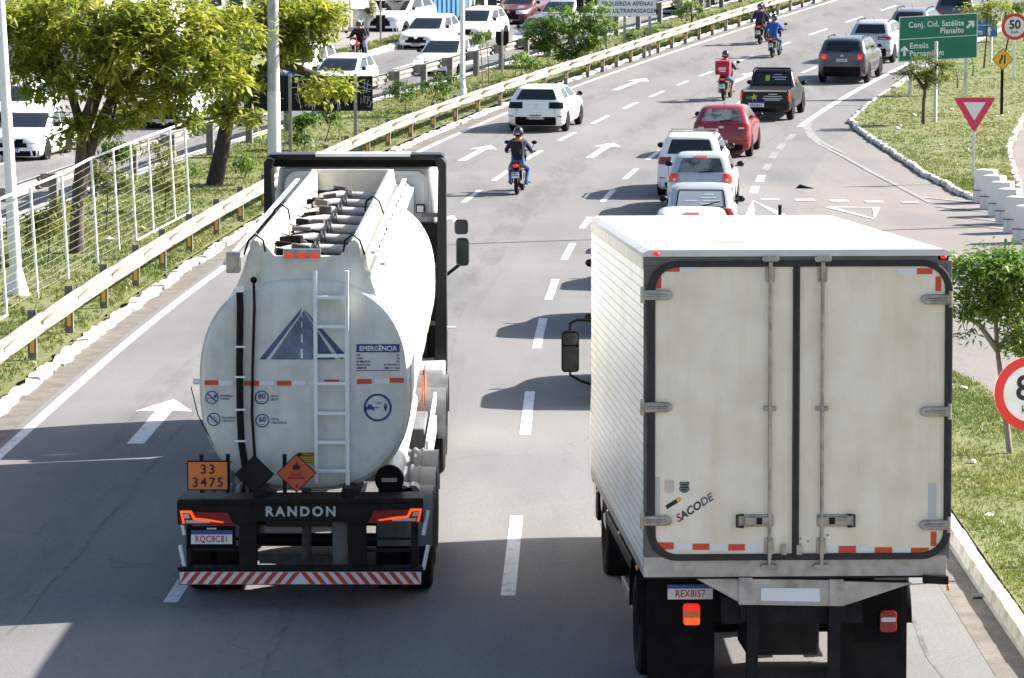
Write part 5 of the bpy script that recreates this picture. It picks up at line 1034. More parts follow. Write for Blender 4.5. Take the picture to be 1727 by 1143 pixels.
def motorcycle(label, Y, o, front=False, paint='paint_black', P=None, lit=True, group=None):
    p = P if P is not None else RP(Y, o); a = head(Y)+(math.pi if front else 0); sl = math.atan(slope(p.y))*(-1 if front else 1)
    t = thing('motorcycle', label, 'motorcycle', p, (sl, 0, -a), group)
    for y, rr in ((.0, .29), (1.28, .3)): wheel(t, 0, y, rr, rr, .1, 'rim_dark', 1, 26)
    MB().prism([(.15, .5), (.3, .42), (.75, .38), (.95, .62), (.72, .72), (.2, .66)], 'x', -.1, .1).obj('frame', 'dark_steel', t, bevel=.02); en = MB().box(-.14, .14, .42, .8, .28, .55).obj('engine', 'grey_metal', t, bevel=.04)
    for k in range(4): MB().box(-.15, .15, .5, .78, .42+.035*k, .43+.035*k).obj('engine_fin', 'black', en)
    MB().ell((0, .72, .83), (.14, .27, .13)).obj('fuel_tank', paint, t, 60); MB().prism([(-.28, .82), (-.2, .86), (.15, .8), (.48, .84), (.46, .74), (.1, .71), (-.22, .75)], 'x', -.125, .125).obj('seat', 'black', t, bevel=.03)
    MB().prism([(-.38, .72), (-.36, .84), (-.1, .78), (.1, .66), (-.1, .62)], 'x', -.1, .1).obj('tail_fairing', paint, t, bevel=.025)
    MB().ell((0, -.38, .78), (.075, .035, .045)).obj('tail_lamp', 'red_lit' if lit else 'red_lens', t, 60); MB().prism([(-.42, .45), (-.36, .72), (-.3, .72), (-.36, .45)], 'x', -.07, .07).obj('rear_mudguard', 'black', t)
    pl = MB().obox((0, -.43, .56), (.19, .012, .19), (R(-12), 0, 0)).obj('number_plate', 'plate_white', t); MB().obox((0, -.42, .636), (.19, .012, .04), (R(-12), 0, 0)).obj('plate_band', 'plate_blue', pl)
    nb = MB()
    for row in (0, 1):
        for k in range(3+row): nb.obox((-.06+k*.04, -.441-row*.012+.0, .59-row*.055), (.022, .004, .035), (R(-12), 0, 0))
    nb.obj('plate_number', 'ink', pl)
    for s in (-1, 1):
        MB().tube([(s*.09, 1.28, .3), (s*.09, 1.12, .78), (s*.09, 1.0, 1.05)], .028, 8).obj('fork', 'grey_metal', t, 50); MB().cyl((s*.13, -.02, .32), (s*.12, .12, .68), .028).obj('shock_absorber', 'steel', t, 50); MB().tube([(s*.06, 0, .29), (s*.08, .45, .33)], .025, 8).obj('swing_arm', 'dark_steel', t, 50)
        MB().tube([(0, .98, 1.04), (s*.15, .95, 1.09), (s*.36, .82, 1.07)], .014, 8).obj('handlebar', 'black', t, 50); MB().cyl((s*.26, .87, 1.075), (s*.39, .8, 1.07), .02).obj('grip', 'rubber', t, 50)
        m = MB().ell((s*.36, .86, 1.3), (.075, .02, .05)).obj('mirror', 'black_gloss', t, 60); MB().tube([(s*.24, .9, 1.08), (s*.32, .88, 1.2), (s*.36, .87, 1.28)], .008, 6).obj('mirror_stalk', 'black', m, 50)
        MB().ell((s*.16, -.34, .7), (.045, .025, .025)).obj('indicator', 'amber_lens', t, 60); MB().box(min(s*.13, s*.3), max(s*.13, s*.3), .45, .5, .27, .3).obj('foot_peg', 'rubber', t)
    MB().cyl((.16, -.25, .36), (.13, .5, .3), .05, .04).obj('exhaust', 'chrome', t, 50); MB().ell((0, 1.12, .92), (.1, .08, .1)).obj('headlamp', 'headlamp_lit' if front else 'clear_lens', t, 60); MB().prism([(1.05, .8), (1.14, .78), (1.1, 1.1), (.98, 1.12)], 'x', -.13, .13).obj('headlamp_cowl', paint, t, bevel=.03); MB().grid(lambda u, v: (-.06+.12*v, 1.28-math.cos(math.pi*(.15+.7*u))*.34, .3+math.sin(math.pi*(.15+.7*u))*.34), 10, 1).obj('front_mudguard', paint, t, 60)
    return t, t.matrix_basis.copy()
SEAT = .15
def seat_m(m, dy=.15): return m @ Matrix.Translation((0, dy, .0))
q = near_o(872, 328); t, m = motorcycle('black motorcycle ridden alone between the tanker and the white hatchback', q[0], q[1])
person('person in navy top and jeans with black helmet riding alone, wearing a backpack', seat_m(m), 'cloth_navy', 'cloth_jeans')
bk = MB(); bk.prism(rrect(-.15, .15, 1.0, 1.4, .07), 'y', -.16, -.0).obj('backpack', 'cloth_black', None, bevel=.03); b_ = bpy.data.objects['backpack']; b_.matrix_world = seat_m(m, .14); tag(b_, 'black backpack on the back of the lone motorcyclist in jeans', 'backpack')
MB().prism(rrect(-.1, .1, 1.03, 1.18, .04), 'y', -.2, -.15).obj('pocket', 'cloth_black', b_, bevel=.02)
for s in (-1, 1): MB().tube([(s*.1, .0, 1.38), (s*.13, .12, 1.44), (s*.13, .26, 1.32)], .018, 6).obj('strap', 'cloth_black', b_, 50)
q = near_o(1222, 169); t, m = motorcycle('black delivery motorcycle carrying the red box beside the black pickup', q[0], q[1])
person('person in dark top and shorts with black helmet riding the delivery motorcycle', seat_m(m), 'cloth_black', 'cloth_jeans', shorts=True)
M('bag_red', (.4, .015, .04), .6)
db = MB().box(-.26, .26, -.33, .06, .93, 1.42).obj('delivery_box', 'bag_red', None, bevel=.03); db.matrix_world = seat_m(m, .0); tag(db, 'red delivery box with white lettering on the back of the motorcyclist', 'delivery box')
MB().box(-.24, .24, -.345, -.33, .97, 1.25).obj('box_flap', 'bag_red', db, bevel=.01)
for z, x0, x1 in ((1.18, -.13, .14), (1.13, -.15, .12), (1.06, -.1, .13)): MB().box(x0, x1, -.352, -.346, z-.018, z+.018).obj('box_lettering', 'sign_white', db)
q = near_o(1303, 97); t, m = motorcycle('black motorcycle ridden by the person in the bright blue shirt', q[0], q[1]); person('person in bright blue shirt and jeans with dark helmet on a motorcycle', seat_m(m), 'cloth_blue', 'cloth_jeans')
q = near_o(1281, 75); t, m = motorcycle('black motorcycle carrying two people ahead of the blue shirted rider', q[0], q[1]); person('person in navy shirt riding pillion near the guardrail', seat_m(m, -.12), 'cloth_navy', 'cloth_black'); person('person steering the two person motorcycle near the guardrail', seat_m(m, .22), 'cloth_black', 'cloth_black')
P = at(611, 106); q = offset_of(P); t, m = motorcycle('red motorcycle with lit headlamp coming along the opposite road', q[0], q[1], True, 'paint_red', P); person('person in black top with grey helmet steering the oncoming red motorcycle', seat_m(m, .18), 'cloth_black', 'cloth_black', 'helmet_grey'); person('passenger in jeans behind the rider of the oncoming red motorcycle', seat_m(m, -.12), 'cloth_black', 'cloth_jeans', 'helmet')
# ================================================================== guardrails, fence, posts, signs
def extrude_path(mb, prof, pts, side):      # prof (across, up); side=+1 across points to +offset
    rings = []
    for i, p in enumerate(pts):
        d = pts[min(i+1, len(pts)-1)]-pts[max(i-1, 0)]; d.z = 0; d.normalize(); s = Vector((d.y, -d.x, 0))*side
        rings.append([p+s*a+Vector((0, 0, b)) for a, b in prof])
    return mb.loft(rings, cap=False, closed=False)
WB = [(0, .78), (.03, .79), (.085, .765), (.095, .70), (.03, .645), (.03, .595), (.095, .54), (.085, .475), (.03, .45), (0, .46)]
def guard_px():
    return [(53.5, 616.7), (116, 570.6), (174, 529), (226, 490), (278, 460.6), (321, 432), (361, 404), (401.5, 379), (436, 356.5)]
Yp = [offset_of(at(*q))[0] for q in guard_px()]
step = (Yp[-1]-Yp[0])/(len(Yp)-1)
posts = [Yp[0]-step*k for k in range(7, 0, -1)]+Yp+[Yp[-1]+3.0*k for k in range(1, 6)]
while posts[-1] < 126: posts.append(posts[-1]+3.0)
while posts[-1] < 172: posts.append(posts[-1]+2.1)
def go(Y): return -8.13 if Y < 102 else (-8.13+min((Y-102)/28, 1)*.62)
GR = thing('guardrail', 'weathered steel guardrail with dark posts and yellow reflectors along the left kerb', 'guardrail', RP(50, -8.13, .1))
inv = Vector(GR.location)
def gp(Y, o, h=0): return RP(Y, o, h)-inv
pm = MB().box(-.07, .07, -.05, .05, -.3, .82).mesh('post', 'post_dark'); rm = MB().box(-.035, .035, -.06, -.05, .12, .32).mesh('reflector', 'reflector_yellow'); bm_ = MB().box(.06, .14, -.045, .045, .5, .74).mesh('spacer', 'post_dark')
for Y in posts:
    o = bpy.data.objects.new('post', pm); COL.objects.link(o); o.parent = GR; o.location = gp(Y, go(Y), .1); o.rotation_euler = (0, 0, -head(Y))
    for mm in (rm, bm_): c = bpy.data.objects.new(mm.name, mm); COL.objects.link(c); c.parent = o
for i in range(len(posts)-1):
    a, b = posts[i], posts[i+1]; mb = MB(); extrude_path(mb, [(x+.13+(.004 if i % 2 else 0), z) for x, z in WB], [gp(a-.12, go(a), .1), gp((a+b)/2, go((a+b)/2), .1), gp(b+.12, go(b), .1)], 1); r_ = mb.obj('rail_panel', 'galvanised', GR, 30); sol = r_.modifiers.new('t', 'SOLIDIFY'); sol.thickness = .006
    bl_ = MB()
    for zz in (.62, .66): p = gp(b-.02, go(b), .1+zz-.03); s = Vector((math.cos(head(b)), -math.sin(head(b)), 0)); bl_.cyl(p+s*.15, p+s*.185, .016, n=6)
    bl_.obj('bolt', 'post_dark', r_)
G2 = thing('guardrail', 'grey guardrail with thick concrete posts facing the opposite road', 'guardrail', RP(110, om(110)+.35, .1)); inv2 = Vector(G2.location)
pm2 = MB().box(-.1, .1, -.09, .09, -.3, .95).mesh('post', 'post_grey' if 'post_grey' in MT else 'grey_rail'); bm2 = MB().box(-.3, -.1, -.08, .08, .62, .95).mesh('spacer', 'grey_rail')
Y = 74; k = 0; ys2 = []
while Y < 168: ys2.append(Y); Y += 4.0 if Y < 118 else 3.0
for Y in ys2:
    o = bpy.data.objects.new('post', pm2); COL.objects.link(o); o.parent = G2; o.location = RP(Y, om(Y)+.35, .1)-inv2; o.rotation_euler = (0, 0, -head(Y)); c = bpy.data.objects.new('spacer', bm2); COL.objects.link(c); c.parent = o
for i in range(len(ys2)-1):
    a, b = ys2[i], ys2[i+1]; mb = MB(); extrude_path(mb, [(x+.29+(.004 if i % 2 else 0), z+.12) for x, z in WB], [RP(y, om(y)+.35, .1)-inv2 for y in (a-.12, (a+b)/2, b+.12)], -1); r_ = mb.obj('rail_panel', 'grey_rail', G2, 30); sol = r_.modifiers.new('t', 'SOLIDIFY'); sol.thickness = .006
# wire fence
fb = [(324, 366), (294.4, 380), (263, 399), (229.6, 414.5), (191, 432), (152, 452), (111, 480), (70, 510), (21, 544)]
ft = [(312.5, 215), (285, 229), (252, 243), (216, 259), (179.4, 274), (139.7, 292.5), (91, 309), (56, 330), (9, 351)]
base = [RP(offset_of(at(*q))[0], -9.66, .1) for q in fb]
while len(base) < 14: base.append(RP(base[-1].y-3.3, -9.66, .1))
tops = []
for i, p in enumerate(base):
    h = 2.2 if i < 6 else 2.12
    tops.append(p+Vector((-.12, 0, h)))
FN = thing('wire_fence', 'white post and wire mesh fence on the grass median', 'fence', base[0]); f0 = base[0]
for i, (a, b) in enumerate(zip(base, tops)): MB().cyl(a-f0-Vector((0, 0, .2)), b-f0, .028, n=10).obj('post', 'white_metal', FN, 50)
MB().tube([b-f0 for b in tops], .028, 8).obj('top_rail', 'white_metal', FN, 50)
for sgm in ((0, 1), (1, 2), (2, 3), (8, 9), (9, 10)): MB().tube([base[sgm[0]]-f0+Vector((0, 0, .03)), base[sgm[1]]-f0+Vector((0, 0, .03))], .022, 8).obj('bottom_rail', 'white_metal', FN, 50)
for k in range(1, 15):
    t = k/15; r_ = random.Random(k); pts = []
    for i in range(len(base)-1):
        for u in (0, .5): pts.append(base[i].lerp(base[i+1], u).lerp(tops[i].lerp(tops[i+1], u), t)-f0+Vector((0, 0, (-.015 if u else 0)+r_.uniform(-.006, .006))))
    pts.append(base[-1].lerp(tops[-1], t)-f0); MB().tube(pts, .0035, 4).obj('wire', 'wire', FN)
# lamp posts
def lamp_post(label, p, h, r0, r1, mat, lean=0.0, band=None, side=1):
    t = thing('lamp_post', label, 'lamp post', p, (0, R(lean), 0)); MB().cyl((0, 0, -.2), (0, 0, h), r0, r1, 16).obj('pole', mat, t, 50)
    if band: MB().cyl((0, 0, 0), (0, 0, band), r0+.006, r0+(r1-r0)*band/h+.006, 16).obj('painted_base', 'white_concrete', t, 50)
    else: MB().cyl((0, 0, -.02), (0, 0, .5), r0*2.0, r0*1.05, 16).obj('foot', mat, t, 50)
    MB().tube([(0, 0, h-.1), (side*.3, 0, h+.3), (side*1.6, 0, h+.5)], .035, 8).obj('arm', 'grey_metal', t, 50); l = MB().obox((side*1.9, 0, h+.5), (.7, .26, .12), (0, 0, 0)).obj('lamp_head', 'grey_metal', t, bevel=.03); MB().box(side*1.9-.28, side*1.9+.28, -.1, .1, h+.425, h+.438).obj('lamp_lens', 'clear_lens', l)
    return t
lamp_post('slim white lamp post behind the wire fence', at(29, 497, .1), 9, .12, .08, 'white_metal', lean=-2.4, side=-1)
lamp_post('thick grey concrete lamp post with white painted base beside the black board', at(463, 318, .1), 9.5, .18, .11, 'concrete', band=2.55, side=-1)
lamp_post('white steel lamp post with flared foot by the young median trees', at(780, 166, .1), 9.5, .095, .07, 'white_metal', side=-1)
lamp_post('tall lamp post at the far side of the side road', Vector((13.9, 81.5, zr(81.5))), 11, .1, .07, 'white_metal', side=-1)
lamp_post('slim white lamp post at the top of the rise behind the guardrail', RP(166, -9.2, .1), 9, .09, .07, 'white_metal')
# black board with scribbles
A = at(490, 262, .1); B = on_y(600, 262, A.y); d = (B-A); d.z = 0; L_ = d.length; ang = math.atan2(d.y, d.x)
BB = thing('sign_board', 'black back of a wide sign board covered in white scribbles between two grey posts', 'sign', A, (0, 0, ang))
s_ = FPX/A.y; zb_, zt_ = (262-187)/s_, (262-128)/s_
MB().box(-1.35, L_+.5, .06, .1, zb_, zt_).obj('board', 'sign_back', BB)
for x in (0, L_): MB().box(x-.05, x+.05, -.05, .05, -.2, zt_+.06).obj('post', 'grey_metal', BB, bevel=.008)
rs = random.Random(8); M('spray_white', (.5, .5, .5), .7)
def scrib(pts, w=.012): return MB().tube([(x, .057, zb_+z*(zt_-zb_)) for x, z in pts], w, 5).obj('scribble', 'spray_white', BB, 60)
for x0 in (.15, .55, .95, 1.3): scrib([(x0, .95), (x0+.08, .8), (x0+.06, .6), (x0+.16, .05)]); 
for x0 in (-.4, 1.5, .75): scrib([(x0-.1, .02), (x0-.12, .3), (x0+.02, .4), (x0+.2, .35)]); scrib([(x0-.1, .6), (x0, .45), (x0+.1, .4)])
scrib([(.1, .97), (.2, .8), (.35, .97)]); scrib([(.25, .75), (.27, .6), (.2, .55)]); scrib([(1.0, .98), (.9, .8), (1.15, .75), (1.05, .5)])
x0 = L_+.12
for pts in (((0, .85), (.34, .72)), ((.05, .7), (.3, .6), (.34, .66)), ((.15, .9), (.12, .5)), ((.25, .88), (.2, .52)), ((.02, .6), (.32, .55)), ((.03, .2), (.04, .45), (.1, .22), (.12, .45)), ((.16, .42), (.14, .25), (.22, .2), (.24, .4), (.16, .42)), ((.3, .42), (.26, .3), (.34, .25), (.28, .1), (.22, .14))): scrib([(x0+a, b) for a, b in pts], .009)
# small sign backs
def small_sign(label, px, py, pxs, kind='square'):
    p = at(px, py, .1); s_ = FPX/p.y; t = thing('road_sign', label, 'sign', p); MB().cyl((0, 0, -.2), (0, 0, pxs[1]/s_+.1), .04, n=10).obj('post', 'grey_metal', t, 50)
    w, z0, z1 = pxs[2]/s_/2, pxs[0]/s_, pxs[1]/s_
    pol = [(-w, z0+.12), (-w*.6, z0), (w*.6, z0), (w, z0+.12), (w, z1), (-w, z1)] if kind == 'square' else [(-w*.1, z0), (w*.1, z0), (w, z1), (-w, z1)]
    MB().prism(pol, 'y', .045, .06).obj('sign_plate', 'sign_back', t); return t
small_sign('black back of a small square sign between young median trees', 847, 127, (50, 74, 22))
t = small_sign('black backs of a triangular and a rectangular sign on the far island', 642, 71, (52, 70, 18), 'tri'); MB().box(-.2, .2, .045, .06, .45, 1.15).obj('lower_plate', 'sign_back', t)
small_sign('black back of a sign beyond the bushy median tree', 985, 62, (40, 66, 26))
# overtaking sign
A = at(1020, 92, .1); C = at(1098, 76, .1); A = Vector((A.x, A.y, zr(A.y)+.1)); ang = math.atan2(C.y-A.y, C.x-A.x)*.12
OS = thing('overtaking_sign', 'white lettered sign about the left lane on three grey posts behind the guardrail', 'sign', A, (0, 0, ang)); s_ = FPX/A.y; m_ = lambda px: (px-1020)/s_
for px in (1022, 1054, 1097): MB().box(m_(px)-.05, m_(px)+.05, .03, .12, -.3, 3.3).obj('post', 'grey_metal', OS)
z_ = lambda py: (92-py)/s_
MB().box(m_(1008), m_(1107), 0, .025, z_(28), z_(28)+1.9).obj('sign_panel', 'sign_white', OS); mb = MB(); band(mb, rrect(m_(1009), m_(1106), z_(27), z_(28)+1.87, .08), rrect(m_(1010), m_(1105), z_(26), z_(28)+1.84, .07), -.004, 0)
mb.obj('sign_border', 'sign_white', OS)
xm_ = (m_(1008)+m_(1107))/2
for k, tx in enumerate(('PARA ULTRAPASSAGEM', 'ESQUERDA APENAS', 'USE A FAIXA DA')[:2]): text('sign_lettering', tx, .175, 'ink', OS, (xm_+.02, -.006, z_(19)+k*.29), bold=.022, sx=.92, spacing=1.08)
# right-hand signs
def sign_post(name, label, px, py, h, r=.045, mat='grey_metal'):
    p = at(px, py, .1); t = thing(name, label, 'sign', p); MB().box(-r, r, -r, r, -.2, h).obj('post', mat, t, bevel=.006); return t, FPX/p.y, p
def digit_sign(t, z, r, big, small, bold=.035, x=0.0):
    f_ = MB().disc((x, z), r, -.075, -.06, 40).obj('sign_face', 'sign_white', t); MB().ring((x, z), r*.76, r*1.0, -.079, -.0752, 40).obj('red_ring', 'sign_red', f_)
    text('sign_number', big, r*.66, 'ink', f_, (x, -.079, z+r*.12), bold=bold, sx=.95)
    if small: text('sign_unit', small, r*.2, 'ink', f_, (x, -.079, z-r*.42), bold=.01)
t, s_, p = sign_post('speed_limit_sign', 'round speed limit sign reading 50 km/h on a white post beyond the lawn', 1709.5, 131, 2.2, .04, 'white_metal'); digit_sign(t, (131-45)/s_, 22.5/s_, '50', 'km/h')
t, s_, p = sign_post('merge_sign', 'yellow diamond road narrows sign on a dark post', 1689, 193, 2.1, .045, 'dark_steel'); z = (193-100)/s_; r = 18.5/s_
f_ = MB().prism([(0, z-r), (r, z), (0, z+r), (-r, z)], 'y', -.075, -.05).obj('sign_face', 'sign_yellow', t); mb = MB(); band(mb, [(0, z-r*.97), (r*.97, z), (0, z+r*.97), (-r*.97, z)], [(0, z-r*.91), (r*.91, z), (0, z+r*.91), (-r*.91, z)], -.078, -.0752); mb.obj('sign_border', 'ink', f_)
MB().box(r*.12, r*.26, -.078, -.0752, z-r*.4, z+r*.42).obj('sign_mark', 'ink', f_); MB().prism([(-r*.32, z-r*.4), (-r*.16, z-r*.4), (-r*.16, z-r*.15), (r*.02, z+r*.1), (r*.02, z+r*.42), (-r*.14, z+r*.42), (-r*.14, z+r*.16), (-r*.32, z-r*.1)], 'y', -.078, -.0752).obj('sign_mark', 'ink', f_)
t, s_, p = sign_post('yield_sign', 'pink red inverted triangle yield sign on a pale wooden post', 1641, 302, 1.6, .035, 'white_concrete'); w2 = 34.5/s_; z1 = (302-164)/s_; z0 = (302-221)/s_
f_ = MB().prism([(-.03, z0), (.03, z0), (w2, z1-.03), (w2-.02, z1), (-w2+.02, z1), (-w2, z1-.03)], 'y', -.07, -.05).obj('sign_face', 'sign_pink', t); zc_ = z1-(z1-z0)*.14; MB().prism([(0, z0+(z1-z0)*.32), (w2*.54, zc_), (-w2*.54, zc_)], 'y', -.074, -.0702).obj('sign_center', 'sign_white', f_)
GS = thing('direction_sign', 'large green direction sign with white lettering on three posts above the lawn', 'sign', at(1581, 160, .1), (0, 0, R(0))); s_ = FPX/GS.location.y; X_ = lambda px: (px-1581)/s_; Z_ = lambda py: (160-py)/s_
for px, mt in ((1535, 'white_concrete'), (1582, 'white_concrete'), (1628, 'white_concrete')): MB().box(X_(px)-.055, X_(px)+.055, .03, .13, -.3, Z_(60)).obj('post', mt, GS)
tl_ = R(3)
pn = MB().prism([(X_(1514), Z_(105)), (X_(1647), Z_(98)), (X_(1647), Z_(22)), (X_(1515), Z_(29))], 'y', -.0, .03).obj('sign_panel', 'sign_green', GS)
mb = MB(); mb.add([(X_(a), -.003, Z_(b)) for a, b in ((1514, 105), (1647, 98), (1647, 22), (1515, 29), (1515.6, 103.4), (1645.6, 96.6), (1645.6, 23.4), (1516.4, 30.4))], [(0, 1, 5, 4), (1, 2, 6, 5), (2, 3, 7, 6), (3, 0, 4, 7)]); mb.obj('sign_border', 'sign_white', pn); MB().prism([(X_(1515.5), Z_(67.5)), (X_(1646), Z_(60)), (X_(1646), Z_(59)), (X_(1515.5), Z_(66.3))], 'y', -.004, -.0005).obj('sign_rule', 'sign_white', pn)
def gtext(body, px, py, h=.2, al='LEFT'): text('sign_lettering', body, h, 'sign_white', pn, (X_(px), -.004, Z_(py)), bold=.03, sx=.86, tilt=-tl_*.8, align=al, spacing=1.08)
gtext('Conj. Cid. Satélite', 1624, 39, .205, 'RIGHT'); gtext('Planalto', 1624, 51, .205, 'RIGHT'); gtext('Emaús', 1533, 78, .205); gtext('Parnamirim', 1533, 91, .205)
def garrow(px, py, L_, a):
    o = MB().prism([(-.045, -L_/2), (.045, -L_/2), (.045, .03), (.13, -.03), (.13, .06), (0, L_/2), (-.13, .06), (-.13, -.03), (-.045, .03)], 'y', -.004, -.0005).obj('sign_arrow', 'sign_white', pn); o.location = (X_(px), 0, Z_(py)); o.rotation_euler = (0, R(a), 0)
garrow(1524.5, 86, .36, 0); garrow(1635, 41.5, .36, 48)
q = at(1577, 206, .1); tag(MB().cyl((0, 0, -.2), (0, 0, (206-70)/(FPX/q.y)), .06, .055, 12).obj('wooden_post', 'white_concrete', None, 50), 'bare pale post standing in front of the green direction sign', 'post').location = q
BS = thing('service_sign', 'small blue sign with a white arrow behind the green direction sign', 'sign', at(1671, 106, .1)); s_ = FPX/BS.location.y; MB().cyl((0, 0, -.2), (0, 0, 68/s_), .05, n=10).obj('post', 'white_concrete', BS, 50); MB().box(-38/s_, 9.5/s_, -.08, -.05, 44/s_, 72/s_).obj('sign_panel', 'sign_blue', BS)
text('sign_lettering', 'm', .22, 'sign_white', BS, (-20/s_, -.084, 52/s_), bold=.03); MB().prism([(a*.5-4/s_, 54/s_+b*.5) for a, b in ((-.1, -.35), (.1, -.35), (.1, .05), (.25, 0), (0, .35), (-.25, 0), (-.1, .05))], 'y', -.084, -.0802).obj('sign_arrow', 'sign_white', BS); MB().box(-38/s_, 9.5/s_, -.083, -.0802, 63/s_, 64/s_).obj('sign_rule', 'sign_white', BS)
p = on_y(1739, 662, 36.5); q = Vector((p.x, 36.5, zr(36.5)+.1)); E8 = thing('speed_limit_sign', 'round speed limit sign reading 80 beside the near verge', 'sign', q); MB().cyl((0, 0, -.2), (0, 0, p.z-q.z+.3), .04, n=12).obj('post', 'grey_metal', E8, 50); digit_sign(E8, p.z-q.z, 64.5*36.5/FPX, '80', 'km/h', .03)
# concrete barrier blocks
blk = [(1663, 341), (1676, 352), (1690, 364), (1703, 377), (1717, 392), (1733, 409), (1750, 428), (1770, 450)]
for i, (px, py) in enumerate(blk):
    q = at(px, py); mb = MB().prism([(-.3, -.03), (.3, -.03), (.3, .12), (.24, .84), (-.24, .84), (-.3, .12)], 'y', -.2, .2); o = mb.obj('concrete_block', 'white_concrete', None, bevel=.025); o.location = q; o.rotation_euler = (0, 0, R(-28+random.Random(i).uniform(-5, 5)))
    c = MB().box(-.3, .1, -.215, -.2, .3, .33).obj('crack', 'post_dark', o)
    tag(o, ('concrete block standing nearest to the yield sign', 'second', 'third', 'fourth', 'fifth', 'sixth', 'seventh', 'eighth')[i]+(' concrete block in the barrier row, counted from the yield sign' if i else ''), 'barrier', 'concrete blocks closing the side road')
# ================================================================== trees and shrubs
def leaves(name, ells, n, ll, mat, seed, parent, origin, clump=.32, droop=.35):
    r = np.random.default_rng(seed); vol = np.array([e[3]*e[4]*e[5] for e in ells]); vol = vol**.8/np.sum(vol**.8); P = []
    for e, f_ in zip(ells, vol):
        k = max(3, int(f_*n/34)); m = max(8, int(f_*n/k))
        d = r.normal(size=(k, 3)); d /= np.linalg.norm(d, axis=1)[:, None]; rad = r.uniform(.35, 1, k)**.6
        C = d*rad[:, None]*np.array(e[3:6])+np.array(e[:3]); cs = clump*r.uniform(.6, 1.3, k)
        P.append((C[:, None, :]+r.normal(size=(k, m, 3))*cs[:, None, None]*np.array([.55, .55, .34])).reshape(-1, 3))
    P = np.concatenate(P); N = len(P); a = r.uniform(0, 2*np.pi, N); tl = r.normal(-droop, .45, N); L_ = ll*r.uniform(.65, 1.3, N); W_ = L_*r.uniform(.28, .42, N)
    ax = np.stack([np.cos(a)*np.cos(tl), np.sin(a)*np.cos(tl), np.sin(tl)], 1); sd = np.stack([-np.sin(a), np.cos(a), r.normal(0, .35, N)], 1); sd /= np.linalg.norm(sd, axis=1)[:, None]
    V = np.empty((N, 4, 3)); V[:, 0] = P; V[:, 1] = P+ax*(L_*.45)[:, None]+sd*(W_/2)[:, None]+np.array([0, 0, .012]); V[:, 2] = P+ax*L_[:, None]; V[:, 3] = P+ax*(L_*.45)[:, None]-sd*(W_/2)[:, None]+np.array([0, 0, .012])
    V -= np.array(origin); cl = np.sin(P[:, 0]*2.1)*np.sin(P[:, 2]*2.3+P[:, 1]*1.2)
    return raw(name, V.reshape(-1, 3), np.arange(N*4).reshape(-1, 4), mat, parent, tint=np.clip(.42+.25*cl+r.normal(0, .26, N), 0, 1))
def pe(px, py, rx_, ry_, Y, dep=None): c = on_y(px, py, Y); s = FPX/Y; return (c.x, c.y, c.z, rx_/s, dep or rx_/s*.9, ry_/s)
def tree(name, label, base, stems, ells, n, ll, mat, bark, seed, cat='tree', group=None, clump=.32, r0=.12, droop=.35):
    t = thing(name, label, cat, base, group=group); b0 = Vector(base); tr = MB(); r = random.Random(seed)
    for st in stems: m = len(st); tr.tube([Vector(p)-b0 for p in st], [r0*(1-.6*i/(m-1)) for i in range(m)], 9)
    tr.obj('trunk', bark, t, 60)
    br = MB()
    for e in ells:
        src = min((Vector(p) for st in stems for p in st[1:]), key=lambda q: (q-Vector(e[:3])).length)
        for _ in range(2 if len(ells) > 2 else 3):
            tip = Vector(e[:3])+Vector((r.uniform(-.6, .6)*e[3], r.uniform(-.6, .6)*e[4], r.uniform(-.3, .5)*e[5])); mid = src.lerp(tip, .5)+Vector((r.uniform(-.1, .1), r.uniform(-.1, .1), .08)); br.tube([src-b0, mid-b0, tip-b0], [r0*.35, r0*.22, r0*.06], 6)
    stuff(br.obj('branches', bark, t, 60)); leaves('crown', ells, n, ll, mat, seed, t, b0, clump, droop); return t
b = at(128, 428, .08); Y = b.y
f_ = on_y(134, 300, Y)
E1 = [pe(40, 60, 70, 70, Y, 1.2), pe(130, 35, 90, 60, Y, 1.4), pe(215, 70, 80, 70, Y-.6, 1.3), pe(300, 45, 90, 60, Y, 1.4), pe(330, 110, 85, 50, Y-.3, 1.2), pe(395, 55, 50, 45, Y+.5, .9), pe(60, 130, 45, 45, Y, .8), pe(150, 130, 70, 40, Y-.8, .9), pe(250, 160, 70, 35, Y-.3, .9), pe(115, 210, 32, 25, Y-.6, .4), pe(195, 200, 40, 22, Y-.5, .5), pe(300, 190, 50, 22, Y+.2, .5), pe(105, 225, 20, 16, Y-.6, .3), pe(200, 215, 22, 16, Y-.5, .3), pe(390, 110, 40, 35, Y, .7)]
tree('median_tree', 'large yellowing tree with forked trunk behind the wire fence', b, [[b-Vector((0, 0, .2)), on_y(130, 360, Y), f_, on_y(138, 220, Y), on_y(110, 120, Y), on_y(70, 50, Y)], [on_y(133, 320, Y), on_y(152, 250, Y+.2), on_y(190, 160, Y), on_y(270, 90, Y)], [on_y(138, 225, Y), on_y(180, 110, Y), on_y(200, 30, Y)]], E1, 17500, .24, 'leaf_yellow', 'bark', 11, r0=.17, clump=.27)
b = at(358, 312, .08); Y = b.y
E2 = [pe(440, 40, 55, 45, Y, 1.0), pe(480, 70, 45, 40, Y, .9), pe(535, 30, 50, 28, Y, .9), pe(545, 62, 24, 14, Y, .5), pe(400, 140, 35, 32, Y-.5, .7), pe(380, 185, 34, 22, Y-.6, .6), pe(430, 195, 22, 16, Y-.8, .4), pe(550, 145, 42, 24, Y+.6, .6), pe(500, 20, 60, 30, Y, 1.0)]
